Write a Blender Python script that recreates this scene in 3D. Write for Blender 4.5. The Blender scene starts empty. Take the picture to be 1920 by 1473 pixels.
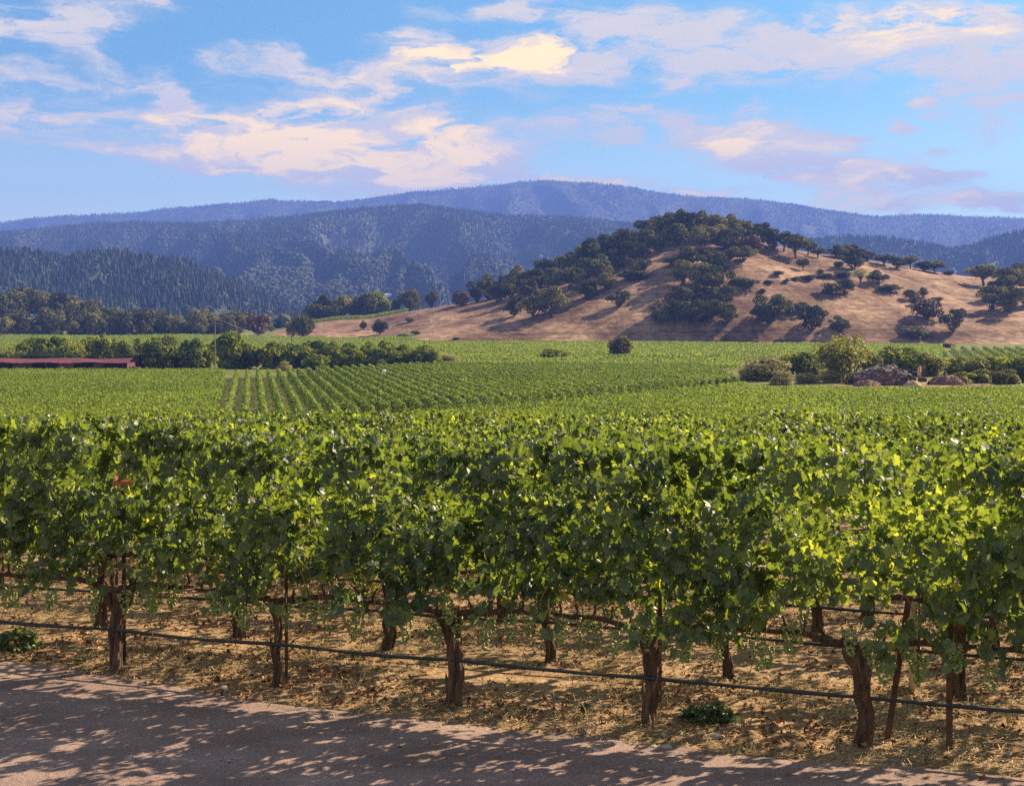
import bpy, math, random
import numpy as np
from mathutils import Vector
sc = bpy.context.scene
C = sc.collection
R = math.radians
FX = 2400.0            # focal length in photo pixels (1920 wide)
HY = 600.0             # horizon row in the photo
EYE = 3.4

# ------------------------------------------------------------------ camera, world, sun, exposure
cam = bpy.data.cameras.new('camera')
cam_o = bpy.data.objects.new('camera', cam)
C.objects.link(cam_o)
cam.sensor_width = 36
cam.lens = 36 * FX / 1920
cam.shift_y = -(736.5 - HY) / 1920
cam.clip_start = 0.1
cam.clip_end = 40000
cam_o.location = (0, 0, EYE)
cam_o.rotation_euler = (R(90), 0, 0)
sc.camera = cam_o
sc.render.resolution_x, sc.render.resolution_y = 1024, 785

SUN_AZ = 54.0          # degrees clockwise from +Y
SUN_EL = 34.0
sunv = Vector((math.sin(R(SUN_AZ)) * math.cos(R(SUN_EL)), math.cos(R(SUN_AZ)) * math.cos(R(SUN_EL)), math.sin(R(SUN_EL))))
sl = bpy.data.lights.new('sun', 'SUN')
sl.energy = 5.0
sl.angle = R(0.5)
sl.color = (1.0, 0.80, 0.56)
so = bpy.data.objects.new('sun', sl)
C.objects.link(so)
so.rotation_euler = sunv.to_track_quat('Z', 'Y').to_euler()
so.location = (60, 40, 60)

sc.view_settings.view_transform = 'Standard'
sc.view_settings.look = 'None'
sc.view_settings.exposure = 1.55
sc.view_settings.gamma = 1.0
sc.view_settings.use_curve_mapping = False
sc.cycles.max_bounces = 6
sc.cycles.diffuse_bounces = 3
sc.cycles.glossy_bounces = 2
sc.cycles.transmission_bounces = 4
sc.cycles.volume_bounces = 0
sc.cycles.sample_clamp_indirect = 8
sc.cycles.use_denoising = False

HAZE_DENSITY = 1.35e-4
HAZE_COLOR = (0.175, 0.315, 1.0, 1)

w = bpy.data.worlds.new('World')
sc.world = w
w.use_nodes = True
nt = w.node_tree
N, L = nt.nodes, nt.links
N.clear()
def nd(t, **k):
    n = N.new(t)
    for a, b in k.items():
        setattr(n, a, b)
    return n
def mth(op, a, b=None, c=None, clamp=False):
    n = nd('ShaderNodeMath', operation=op, use_clamp=clamp)
    for i, v in enumerate((a, b, c)):
        if v is None: continue
        if isinstance(v, (int, float)): n.inputs[i].default_value = v
        else: L.new(v, n.inputs[i])
    return n.outputs[0]
out = nd('ShaderNodeOutputWorld')
bg = nd('ShaderNodeBackground')
bg.inputs['Strength'].default_value = 0.071
L.new(bg.outputs[0], out.inputs[0])
sky = nd('ShaderNodeTexSky', sky_type='NISHITA')
sky.sun_disc = False
sky.sun_elevation = R(SUN_EL)
sky.sun_rotation = R(SUN_AZ)
sky.altitude = 60
sky.air_density = 1.0
sky.dust_density = 1.2
sky.ozone_density = 2.0
tint = nd('ShaderNodeMix', data_type='RGBA', blend_type='MULTIPLY')
tint.inputs[0].default_value = 1.0
L.new(sky.outputs[0], tint.inputs[6])
tint.inputs[7].default_value = (0.35, 0.66, 0.70, 1)
# clouds as a function of direction: azimuth / elevation in radians
geo = nd('ShaderNodeTexCoord')
sep = nd('ShaderNodeSeparateXYZ')
L.new(geo.outputs['Generated'], sep.inputs[0])
az = mth('ARCTAN2', sep.outputs[0], sep.outputs[1])
el = mth('ARCSINE', sep.outputs[2])
cmb = nd('ShaderNodeCombineXYZ')
L.new(az, cmb.inputs[0]); L.new(el, cmb.inputs[1])
# ragged edges: warp the lookup with noise stretched along the horizon
vs = nd('ShaderNodeVectorMath', operation='MULTIPLY')
L.new(cmb.outputs[0], vs.inputs[0]); vs.inputs[1].default_value = (9, 26, 1)
wn = nd('ShaderNodeTexNoise'); wn.inputs['Scale'].default_value = 1.0; wn.inputs['Detail'].default_value = 9; wn.inputs['Roughness'].default_value = .6
L.new(vs.outputs[0], wn.inputs['Vector'])
wsub = nd('ShaderNodeVectorMath', operation='SUBTRACT'); L.new(wn.outputs['Color'], wsub.inputs[0]); wsub.inputs[1].default_value = (.5, .5, .5)
wmul = nd('ShaderNodeVectorMath', operation='MULTIPLY'); L.new(wsub.outputs[0], wmul.inputs[0]); wmul.inputs[1].default_value = (0.14, 0.045, 0)
wadd = nd('ShaderNodeVectorMath', operation='ADD'); L.new(cmb.outputs[0], wadd.inputs[0]); L.new(wmul.outputs[0], wadd.inputs[1])
CLOUDS = [  # azimuth/elevation as photo columns and rows, radii, strength, warm
    (900, 112, 240, 54, 1.1, 1), (990, 105, 90, 40, .7, 1), (560, 262, 320, 66, 1.15, 1), (740, 300, 260, 80, 1.15, 1), (800, 225, 90, 40, .6, 1), (590, 205, 120, 40, .7, 1),
    (620, 145, 160, 40, .7, .6), (450, 110, 130, 36, .6, .3), (430, 240, 160, 40, .5, .8), (860, 300, 140, 60, .6, .5),
    (1480, 95, 420, 90, .55, .15), (1700, 38, 170, 55, .8, .9), (1200, 45, 170, 45, .6, .2), (1900, 150, 170, 130, .75, .2), (1300, 100, 200, 60, .45, 0), (1600, 70, 160, 60, .5, .3),
    (90, 212, 190, 42, .85, .7), (50, 60, 220, 45, .7, .3), (60, 150, 140, 26, .6, .4), (130, 30, 170, 24, .5, .2), (420, 160, 60, 20, .6, .4), (520, 90, 70, 22, .5, .3), (180, 120, 70, 18, .5, .3), (700, 170, 60, 18, .5, .5), (1080, 130, 90, 24, .5, .2), (1820, 60, 120, 40, .6, .3), (1760, 330, 120, 20, .5, .6), (20, 260, 120, 20, .5, .6), (1180, 200, 70, 16, .5, .3), (380, 300, 110, 18, .5, .8),
    (1290, 240, 240, 45, .75, .4), (1420, 265, 110, 40, .8, .8), (1570, 310, 190, 48, .85, .8), (1500, 300, 110, 40, .4, .5), (1100, 250, 220, 50, .45, 0),
    (255, 152, 85, 26, .8, .3), (328, 190, 55, 24, .9, .4), (1650, 230, 50, 16, .95, .5), (1715, 196, 50, 14, .9, .5), (1258, 155, 50, 17, .8, .3), (1430, 200, 45, 15, .6, .4), (1545, 252, 55, 12, .7, .4),
    (1020, 26, 120, 22, .6, .3), (770, 60, 60, 22, .5, .3), (290, 285, 200, 22, .7, .8), (340, 228, 60, 14, .7, .5), (1660, 375, 190, 40, .9, 1), (1880, 390, 120, 26, .9, 1), (1160, 332, 130, 20, .7, 1),
    (1330, 352, 130, 14, .6, 1), (950, 330, 160, 20, .6, .9), (700, 345, 120, 26, .5, .6), (300, 18, 120, 22, .5, .2), (1760, 275, 40, 10, .5, .3), (900, 20, 180, 26, .4, .1), (950, 185, 250, 30, .3, .2)]
den = wrm = None
for (cx, cy, rx, ry, s, wv) in CLOUDS:
    a0 = math.atan2(cx - 960, FX)
    e0 = math.atan2(HY - cy, math.hypot(FX, cx - 960))
    v1 = nd('ShaderNodeVectorMath', operation='SUBTRACT'); L.new(wadd.outputs[0], v1.inputs[0]); v1.inputs[1].default_value = (a0, e0, 0)
    v2 = nd('ShaderNodeVectorMath', operation='MULTIPLY'); L.new(v1.outputs[0], v2.inputs[0]); v2.inputs[1].default_value = (FX / rx, FX / ry, 0)
    v3 = nd('ShaderNodeVectorMath', operation='LENGTH'); L.new(v2.outputs[0], v3.inputs[0])
    mr = nd('ShaderNodeMapRange', interpolation_type='SMOOTHSTEP')
    L.new(v3.outputs['Value'], mr.inputs['Value'])
    mr.inputs['From Min'].default_value = 1.35; mr.inputs['From Max'].default_value = 0
    mr.inputs['To Min'].default_value = 0; mr.inputs['To Max'].default_value = s
    o = mr.outputs[0]
    den = o if den is None else mth('ADD', den, o)
    if wv > 0:
        t = mth('MULTIPLY', o, wv)
        wrm = t if wrm is None else mth('ADD', wrm, t)
vs2 = nd('ShaderNodeVectorMath', operation='MULTIPLY'); L.new(wadd.outputs[0], vs2.inputs[0]); vs2.inputs[1].default_value = (16, 52, 1)
fn = nd('ShaderNodeTexNoise'); fn.inputs['Scale'].default_value = 1.0; fn.inputs['Detail'].default_value = 8; fn.inputs['Roughness'].default_value = .66
L.new(vs2.outputs[0], fn.inputs['Vector'])
tex = mth('MULTIPLY_ADD', fn.outputs['Fac'], 5.2, -1.7)
dn = mth('MULTIPLY', den, tex)
cov = nd('ShaderNodeMapRange', interpolation_type='SMOOTHSTEP'); L.new(dn, cov.inputs['Value'])
cov.inputs['From Min'].default_value = 0.08; cov.inputs['From Max'].default_value = 0.78
cov.inputs['To Max'].default_value = 0.92
wr = nd('ShaderNodeMapRange', interpolation_type='SMOOTHSTEP'); L.new(mth('MULTIPLY', wrm, tex), wr.inputs['Value'])
gn = nd('ShaderNodeTexNoise'); gn.inputs['Scale'].default_value = .9; gn.inputs['Detail'].default_value = 5; L.new(vs2.outputs[0], gn.inputs['Vector'])
gm = nd('ShaderNodeMapRange', interpolation_type='SMOOTHSTEP'); L.new(gn.outputs['Fac'], gm.inputs['Value']); gm.inputs['From Min'].default_value = .36; gm.inputs['From Max'].default_value = .60; gm.inputs['To Min'].default_value = .12
L.new(mth('MULTIPLY', mth('MULTIPLY', wrm, tex), gm.outputs[0]), wr.inputs['Value'])
wr.inputs['From Min'].default_value = 0.05; wr.inputs['From Max'].default_value = 1.1
ccol = nd('ShaderNodeMix', data_type='RGBA'); L.new(wr.outputs[0], ccol.inputs[0])
ccol.inputs[6].default_value = (5.2, 4.5, 3.5, 1)
ccol.inputs[7].default_value = (10.4, 7.0, 2.1, 1)
# scattered unseen cloud, added overhead and behind the camera to warm the ambient light
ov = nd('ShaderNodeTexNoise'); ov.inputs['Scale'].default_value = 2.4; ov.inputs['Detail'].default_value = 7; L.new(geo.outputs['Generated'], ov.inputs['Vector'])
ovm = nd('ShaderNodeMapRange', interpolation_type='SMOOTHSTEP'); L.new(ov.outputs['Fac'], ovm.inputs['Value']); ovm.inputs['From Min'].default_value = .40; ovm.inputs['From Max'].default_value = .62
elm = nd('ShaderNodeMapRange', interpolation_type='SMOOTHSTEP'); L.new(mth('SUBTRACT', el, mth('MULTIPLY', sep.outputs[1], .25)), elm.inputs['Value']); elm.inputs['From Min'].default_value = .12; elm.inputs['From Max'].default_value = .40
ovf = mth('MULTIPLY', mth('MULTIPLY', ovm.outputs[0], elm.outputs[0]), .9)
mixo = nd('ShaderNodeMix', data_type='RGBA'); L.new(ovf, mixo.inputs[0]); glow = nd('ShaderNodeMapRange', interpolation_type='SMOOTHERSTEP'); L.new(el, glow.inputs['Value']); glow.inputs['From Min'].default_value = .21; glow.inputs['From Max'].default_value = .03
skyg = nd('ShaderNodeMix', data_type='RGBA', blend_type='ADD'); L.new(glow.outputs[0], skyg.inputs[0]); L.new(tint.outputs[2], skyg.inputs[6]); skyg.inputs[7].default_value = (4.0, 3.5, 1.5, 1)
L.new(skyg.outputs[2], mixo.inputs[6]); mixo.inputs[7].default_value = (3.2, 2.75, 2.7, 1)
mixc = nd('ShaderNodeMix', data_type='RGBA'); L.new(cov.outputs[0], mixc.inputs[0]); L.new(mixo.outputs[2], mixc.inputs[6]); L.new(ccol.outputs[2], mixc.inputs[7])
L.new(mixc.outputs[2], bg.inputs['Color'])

# ------------------------------------------------------------------ helpers
def hsh(ix, iy, seed):
    h = (ix.astype(np.int64) * 374761393 + iy.astype(np.int64) * 668265263 + seed * 1442695041) & 0xffffffff
    h = ((h ^ (h >> 13)) * 1274126177) & 0xffffffff
    h = h ^ (h >> 16)
    return (h & 0xffff) / 65535.0
def vnoise(x, y, seed=0):
    xi, yi = np.floor(x), np.floor(y)
    fx, fy = x - xi, y - yi
    fx = fx * fx * (3 - 2 * fx); fy = fy * fy * (3 - 2 * fy)
    a = hsh(xi, yi, seed); b = hsh(xi + 1, yi, seed); c = hsh(xi, yi + 1, seed); d = hsh(xi + 1, yi + 1, seed)
    return (a * (1 - fx) + b * fx) * (1 - fy) + (c * (1 - fx) + d * fx) * fy
def fbm(x, y, octv=4, seed=0):
    s = 0; amp = .5
    for i in range(octv):
        s = s + amp * (vnoise(x, y, seed + i) - .5) * 2
        x = x * 2.03 + 17.1; y = y * 2.03 + 9.7; amp *= .5
    return s
def sstep(a, b, x):
    t = np.clip((x - a) / (b - a), 0, 1)
    return t * t * (3 - 2 * t)

def mesh(name, V, F, mats, tint=None, smooth=False, mi=None):
    """V (n,3); F an array (m,k) or a list of such arrays."""
    if not isinstance(F, (list, tuple)): F = [F]
    F = [np.asarray(f, dtype=np.int32) for f in F if len(f)]
    me = bpy.data.meshes.new(name)
    V = np.asarray(V, dtype=np.float32)
    me.vertices.add(len(V)); me.vertices.foreach_set('co', V.ravel())
    lv = np.concatenate([f.ravel() for f in F])
    tot = np.concatenate([np.full(len(f), f.shape[1], np.int32) for f in F])
    me.loops.add(len(lv)); me.loops.foreach_set('vertex_index', lv)
    me.polygons.add(len(tot))
    me.polygons.foreach_set('loop_start', np.concatenate([[0], np.cumsum(tot)[:-1]]).astype(np.int32))
    if mi is not None: me.polygons.foreach_set('material_index', np.asarray(mi, np.int32))
    me.polygons.foreach_set('use_smooth', np.full(len(tot), smooth, bool))
    if tint is not None:
        a = me.attributes.new('tint', 'FLOAT', 'POINT'); a.data.foreach_set('value', np.asarray(tint, np.float32))
    for m in (mats if isinstance(mats, (list, tuple)) else [mats]): me.materials.append(m)
    me.update(calc_edges=True)
    return me
class MB:
    """collects shapes, builds one mesh"""
    def __init__(s): s.V = []; s.F = {}; s.n = 0; s.T = []
    def add(s, V, F, t=0.5):
        V = np.asarray(V, float)
        for f in (F if isinstance(F, list) else [F]):
            f = np.asarray(f, int)
            s.F.setdefault(f.shape[1], []).append(f + s.n)
        s.V.append(V); s.T.append(np.full(len(V), t) if np.isscalar(t) else t); s.n += len(V)
    def box(s, x0, x1, y0, y1, z0, z1, t=.5):
        V = [(x, y, z) for x in (x0, x1) for y in (y0, y1) for z in (z0, z1)]
        s.add(V, np.array([(0, 1, 3, 2), (4, 6, 7, 5), (0, 4, 5, 1), (2, 3, 7, 6), (0, 2, 6, 4), (1, 5, 7, 3)]), t)
    def tube(s, P, rad, sides=8, t=.5, jit=0, rng=None):
        V, F = tube(P, rad, sides, jit, rng)
        s.add(V, F, t)
    def build(s, name, mats, smooth=False):
        return mesh(name, np.concatenate(s.V), [np.concatenate(v) for v in s.F.values()], mats, np.concatenate(s.T), smooth)
def tube(P, rad, sides=8, jit=0, rng=None):
    P = np.asarray(P, float); n = len(P)
    rad = np.broadcast_to(np.asarray(rad, float), (n,))
    T = np.gradient(P, axis=0); T /= np.linalg.norm(T, axis=1)[:, None] + 1e-9
    ref = np.array([0, 0, 1.]) if abs(T[:, 2]).mean() < .8 else np.array([1., 0, 0])
    A = np.cross(T, ref); A /= np.linalg.norm(A, axis=1)[:, None] + 1e-9
    B = np.cross(T, A)
    th = np.linspace(0, 2 * np.pi, sides, endpoint=False)
    r = rad[:, None] * np.ones(sides)
    if jit: r = r * (1 + jit * (rng.random((n, sides)) - .5) * 2)
    V = P[:, None] + r[..., None] * (np.cos(th)[None, :, None] * A[:, None] + np.sin(th)[None, :, None] * B[:, None])
    V = np.concatenate([V.reshape(-1, 3), P[:1], P[-1:]])
    i = np.arange(n - 1)[:, None] * sides; j = np.arange(sides)[None]; k = (j + 1) % sides
    Q = np.stack([i + j, i + k, i + k + sides, i + j + sides], -1).reshape(-1, 4)
    j = np.arange(sides); k = (j + 1) % sides
    c0 = np.stack([np.full(sides, n * sides), k, j], -1)
    c1 = np.stack([np.full(sides, n * sides + 1), (n - 1) * sides + j, (n - 1) * sides + k], -1)
    return V, [Q, np.concatenate([c0, c1])]

def link(name, data, parent=None, loc=None):
    o = bpy.data.objects.new(name, data); C.objects.link(o)
    if parent is not None: o.parent = parent
    if loc is not None: o.location = loc
    return o
def tag(o, label=None, cat=None, group=None, kind=None):
    if label: o['label'] = label
    if cat: o['category'] = cat
    if group: o['group'] = group
    if kind: o['kind'] = kind
    return o
def thing(name, label, cat, loc=(0, 0, 0), rz=0, group=None, scale=None):
    o = link(name, None, loc=loc); o.rotation_euler = (0, 0, rz)
    o.empty_display_size = .3
    if scale is not None: o.scale = scale
    return tag(o, label, cat, group)

# ------------------------------------------------------------------ materials
def newmat(name):
    m = bpy.data.materials.new(name); m.use_nodes = True
    n = m.node_tree.nodes; n.clear()
    return m, n, m.node_tree.links
def ramp(n, l, fac, stops):
    r = n.new('ShaderNodeValToRGB')
    e = r.color_ramp.elements
    while len(e) < len(stops): e.new(.5)
    for i, (p, c) in enumerate(stops): e[i].position = p; e[i].color = (*c, 1)
    l.new(fac, r.inputs[0])
    return r.outputs[0]
def noise(n, l, scale, detail=4, rough=.55, vec=None, stretch=None, obj=True):
    tc = n.new('ShaderNodeTexCoord'); v = tc.outputs['Object'] if obj else tc.outputs['Generated']
    if stretch:
        mp = n.new('ShaderNodeVectorMath'); mp.operation = 'MULTIPLY'; l.new(v, mp.inputs[0]); mp.inputs[1].default_value = stretch; v = mp.outputs[0]
    t = n.new('ShaderNodeTexNoise'); t.inputs['Scale'].default_value = scale; t.inputs['Detail'].default_value = detail; t.inputs['Roughness'].default_value = rough
    l.new(v, t.inputs['Vector'])
    return t.outputs['Fac']
def bump(n, l, h, strength=.5, dist=.02):
    b = n.new('ShaderNodeBump'); b.inputs['Strength'].default_value = strength; b.inputs['Distance'].default_value = dist
    l.new(h, b.inputs['Height']); return b.outputs[0]
def leaf_mat(name, stops, trans=.35, rough=.45, spec=.4, tcol=(1.5, 1.7, .7), rnd=.25):
    """leaf surface: colour from the per-leaf tint, light passes through the blade"""
    m, n, l = newmat(name)
    at = n.new('ShaderNodeAttribute'); at.attribute_name = 'tint'
    oi = n.new('ShaderNodeObjectInfo')
    ad = n.new('ShaderNodeMath'); ad.operation = 'MULTIPLY_ADD'; l.new(oi.outputs['Random'], ad.inputs[0]); ad.inputs[1].default_value = rnd; ad.inputs[2].default_value = -rnd / 2
    a2 = n.new('ShaderNodeMath'); a2.operation = 'ADD'; l.new(at.outputs['Fac'], a2.inputs[0]); l.new(ad.outputs[0], a2.inputs[1])
    col = ramp(n, l, a2.outputs[0], stops)
    p = n.new('ShaderNodeBsdfPrincipled'); l.new(col, p.inputs['Base Color'])
    p.inputs['Roughness'].default_value = rough; p.inputs['Specular IOR Level'].default_value = spec; p.inputs['IOR'].default_value = 1.5
    t = n.new('ShaderNodeBsdfTranslucent')
    mu = n.new('ShaderNodeMix'); mu.data_type = 'RGBA'; mu.blend_type = 'MULTIPLY'; mu.inputs[0].default_value = 1
    l.new(col, mu.inputs[6]); mu.inputs[7].default_value = (*tcol, 1); l.new(mu.outputs[2], t.inputs[0])
    mx = n.new('ShaderNodeMixShader'); mx.inputs[0].default_value = trans
    l.new(p.outputs[0], mx.inputs[1]); l.new(t.outputs[0], mx.inputs[2])
    o = n.new('ShaderNodeOutputMaterial'); l.new(mx.outputs[0], o.inputs[0])
    return m
def plain_mat(name, c0, c1, scale=5, rough=.8, bstr=.4, bdist=.01, stretch=None, metal=0, spec=.3, detail=5):
    m, n, l = newmat(name)
    f = noise(n, l, scale, detail, .6, stretch=stretch)
    col = ramp(n, l, f, [(.3, c0), (.7, c1)])
    p = n.new('ShaderNodeBsdfPrincipled'); l.new(col, p.inputs['Base Color']); p.inputs['Roughness'].default_value = rough
    p.inputs['Metallic'].default_value = metal; p.inputs['Specular IOR Level'].default_value = spec
    if bstr: l.new(bump(n, l, f, bstr, bdist), p.inputs['Normal'])
    o = n.new('ShaderNodeOutputMaterial'); l.new(p.outputs[0], o.inputs[0])
    return m
def tint_mat(name, stops, rough=.8, spec=.2):
    m, n, l = newmat(name)
    at = n.new('ShaderNodeAttribute'); at.attribute_name = 'tint'
    col = ramp(n, l, at.outputs['Fac'], stops)
    p = n.new('ShaderNodeBsdfPrincipled'); l.new(col, p.inputs['Base Color']); p.inputs['Roughness'].default_value = rough; p.inputs['Specular IOR Level'].default_value = spec
    o = n.new('ShaderNodeOutputMaterial'); l.new(p.outputs[0], o.inputs[0])
    return m

M = {}
M['vine_leaf'] = leaf_mat('vine_leaf', [(0, (.030, .052, .016)), (.45, (.072, .108, .028)), (.75, (.14, .185, .04)), (1, (.28, .31, .06))], .45, .52, 1.0, (3.5, 3.05, 1.05))
M['field_leaf'] = leaf_mat('field_leaf', [(0, (.085, .115, .018)), (.5, (.175, .215, .03)), (1, (.33, .35, .06))], .35, .6, .2)
M['oak_leaf'] = leaf_mat('oak_leaf', [(0, (.034, .04, .014)), (.5, (.10, .10, .034)), (1, (.27, .23, .08))], .2, .8, .1, (1.3, 1.4, .7), .6)
M['brown_leaf'] = leaf_mat('brown_leaf', [(0, (.07, .04, .022)), (.6, (.15, .085, .04)), (1, (.25, .14, .06))], .2, .6, .2, (1.3, 1.2, .8), .3)
M['orchard_leaf'] = leaf_mat('orchard_leaf', [(0, (.06, .085, .014)), (.5, (.16, .19, .028)), (1, (.34, .34, .05))], .3, .7, .1, (1.5, 1.6, .6), .35)
M['willow_leaf'] = leaf_mat('willow_leaf', [(0, (.11, .12, .025)), (.6, (.20, .20, .045)), (1, (.32, .30, .07))], .35, .55, .2, (1.4, 1.4, .6))
M['sage_leaf'] = leaf_mat('sage_leaf', [(0, (.22, .20, .08)), (.6, (.36, .32, .13)), (1, (.52, .45, .20))], .25, .6, .2, (1.2, 1.2, .8))
M['fir_leaf'] = tint_mat('fir_leaf', [(0, (.014, .026, .013)), (.6, (.032, .05, .022)), (1, (.07, .085, .035))])
M['far_leaf'] = tint_mat('far_leaf', [(0, (.024, .034, .014)), (.5, (.040, .052, .021)), (1, (.066, .076, .032))])
M['bark'] = plain_mat('bark', (.03, .017, .011), (.19, .11, .07), 26, .95, 1.0, .04, (1, 1, .13), detail=8)
M['tree_bark'] = plain_mat('tree_bark', (.06, .045, .035), (.15, .115, .085), 3, .9, .6, .05)
M['cane'] = plain_mat('cane', (.17, .085, .04), (.30, .17, .08), 20, .7, .2)
M['grape'] = tint_mat('grape', [(0, (.15, .19, .05)), (1, (.33, .37, .11))], .35, .5)
M['hose'] = plain_mat('hose', (.012, .012, .012), (.03, .028, .026), 30, .5, .2, .003, spec=.5)
M['rust'] = plain_mat('rust', (.07, .032, .02), (.18, .085, .05), 25, .75, .4, .004, (1, 1, .3), metal=.2)
M['wood_pale'] = plain_mat('wood_pale', (.55, .42, .20), (.68, .55, .30), 8, .6, .2, .003, (1, 1, .15))
M['green_band'] = plain_mat('green_band', (.02, .22, .08), (.03, .30, .10), 8, .6, 0)
M['straw'] = tint_mat('straw', [(0, (.26, .18, .08)), (.5, (.46, .33, .15)), (1, (.66, .50, .26))])
M['dead_leaf'] = tint_mat('dead_leaf', [(0, (.10, .038, .02)), (.35, (.24, .095, .045)), (.7, (.36, .18, .08)), (.93, (.46, .30, .16)), (1, (.55, .16, .05))], .7)
M['stone'] = tint_mat('stone', [(0, (.20, .165, .14)), (1, (.46, .40, .34))], .85)
M['rubble'] = tint_mat('rubble', [(0, (.08, .05, .045)), (.5, (.17, .115, .10)), (1, (.38, .29, .26))], .85)
M['dirt_red'] = plain_mat('dirt_red', (.13, .065, .045), (.24, .13, .09), 1.2, .95, .5, .2)
M['dirt_sand'] = plain_mat('dirt_sand', (.34, .22, .13), (.46, .31, .19), 1.2, .95, .5, .2)
M['pole_wood'] = plain_mat('pole_wood', (.14, .10, .075), (.24, .18, .14), 3, .85, .3, .01, (1, 1, .1))
M['wire'] = plain_mat('wire', (.30, .29, .28), (.42, .41, .40), 3, .5, 0, metal=.6)
M['roof_red'] = plain_mat('roof_red', (.09, .02, .022), (.20, .06, .058), .7, .6, .2, .02, (.2, 2, 1))
M['shed_dark'] = plain_mat('shed_dark', (.06, .025, .025), (.13, .05, .045), 1.5, .8, .2, .02)
M['machine_dark'] = plain_mat('machine_dark', (.025, .02, .022), (.06, .045, .045), 3, .6, .1, .01)
M['machine_orange'] = plain_mat('machine_orange', (.48, .17, .05), (.62, .26, .09), 3, .5, .1, .01)
M['machine_white'] = plain_mat('machine_white', (.6, .57, .54), (.75, .72, .68), 3, .5, .1, .01)
M['glass'] = plain_mat('glass', (.02, .025, .03), (.05, .06, .07), 1, .1, 0, spec=.8)
M['white_paint'] = plain_mat('white_paint', (.72, .72, .70), (.82, .82, .80), 2, .6, 0)
M['grey_roof'] = plain_mat('grey_roof', (.42, .42, .43), (.6, .6, .6), 2, .6, 0)

# ------------------------------------------------------------------ terrain
ZY = np.array([-300, 0, 12.5, 15, 30, 45, 70, 110, 145, 420, 650, 900, 1300, 2000, 9600.])
ZV = np.array([0, 0, 0, -.05, -.85, -2.4, -6.2, -10.0, -10.5, -10.5, -8.8, -5.0, -4.0, -3.0, 0.])
def basez(y):
    s = 0
    for k in (-1, -.5, 0, .5, 1): s = s + np.interp(y + k * (1.5 + .02 * np.abs(y)), ZY, ZV)
    return np.where(y < 13, np.interp(y, ZY, ZV), s / 5)
KP = np.array([(560, 640), (700, 625), (780, 606), (850, 580), (900, 567), (960, 547), (1040, 522), (1120, 494), (1200, 458), (1260, 443), (1320, 440), (1400, 447), (1450, 459), (1500, 472), (1560, 480), (1620, 487), (1700, 502), (1790, 516), (1830, 521), (1880, 519), (1940, 510), (2050, 505), (2250, 540), (2500, 600), (2700, 640)], float)
YR, YB = 860.0, 648.0
def smooth_interp(px, P, r):
    return sum(np.interp(px + k * r, P[:, 0], P[:, 1]) for k in (-1, -.5, 0, .5, 1)) / 5
def ground(x, y):
    x = np.asarray(x, float); y = np.asarray(y, float)
    z = basez(y)
    yy = np.maximum(y, 30)
    px = 960 + FX * x / yy
    # the oak knoll
    zr = np.maximum(EYE + (HY - smooth_interp(px, KP, 22)) * YR / FX + 6, 0)
    t = np.clip((y - YB) / (YR - YB), 0, 1)
    S = t * (1.55 - .55 * t) * sstep(0, .12, t)
    back = 1 - sstep(YR, YR + 260, y)
    und = 1 + .085 * fbm((x + .6 * y) / 38, (y - .3 * x) / 120, 4, 5) * sstep(0, .3, t) * (1 - sstep(.75, 1, t))
    gul = -3.5 * np.exp(-((px - 1815) / 55) ** 2) * sstep(.1, .4, t) * (1 - sstep(.7, 1., t))
    z = z + zr * S * back * und + gul
    # low golden rise left of the knoll
    z = z + 9.5 * np.exp(-np.abs((px - 690) / 150) ** 3) * sstep(745, 868, y) * (1 - sstep(900, 1100, y))
    # wooded mound on the left
    z = z + 11 * np.exp(-((px - 40) / 120) ** 2) * sstep(800, 930, y) * (1 - sstep(980, 1200, y))
    z = z + np.where(y > 700, 1, 0) * fbm(x / 50, y / 50, 2, 9) * .8 * sstep(680, 760, y)
    return z
def g1(x, y): return float(ground(np.array([x]), np.array([y]))[0])
_ys = np.concatenate([np.linspace(5, 60, 300), np.geomspace(60, 1290, 2500)])
def hit(px, py, hf=None, ys=None):
    """where the ray through a photo pixel meets the ground"""
    ys = _ys if ys is None else ys
    x = ys * (px - 960) / FX; z = EYE - ys * (py - HY) / FX
    g = (hf or ground)(x, ys)
    k = np.nonzero(g >= z)[0]
    i = k[0] if len(k) else int(np.argmax(g - z))
    return float(x[i]), float(ys[i]), float(g[i])

ny, nx = 640, 420
gy = np.concatenate([np.linspace(-60, 0, 8)[:-1], np.linspace(0, 40, 70)[:-1], np.geomspace(40, 600, 150)[:-1], np.linspace(600, 1000, 260)[:-1], np.geomspace(1000, 9500, 60)])
gu = np.linspace(-.8, .8, nx)
GX, GY = np.meshgrid(gu, gy)
GX = GX * (np.abs(GY) + 70) * .62 + GX * np.abs(GY) * .3
GZ = ground(GX, GY)
def gridmesh(name, X, Y, Z, mats, tint=None, smooth=True):
    a, b = X.shape
    i = np.arange(a - 1)[:, None] * b + np.arange(b - 1)[None]
    F = np.stack([i, i + 1, i + b + 1, i + b], -1).reshape(-1, 4)
    return mesh(name, np.stack([X, Y, Z], -1).reshape(-1, 3), F, mats, None if tint is None else tint.ravel(), smooth)
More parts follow.
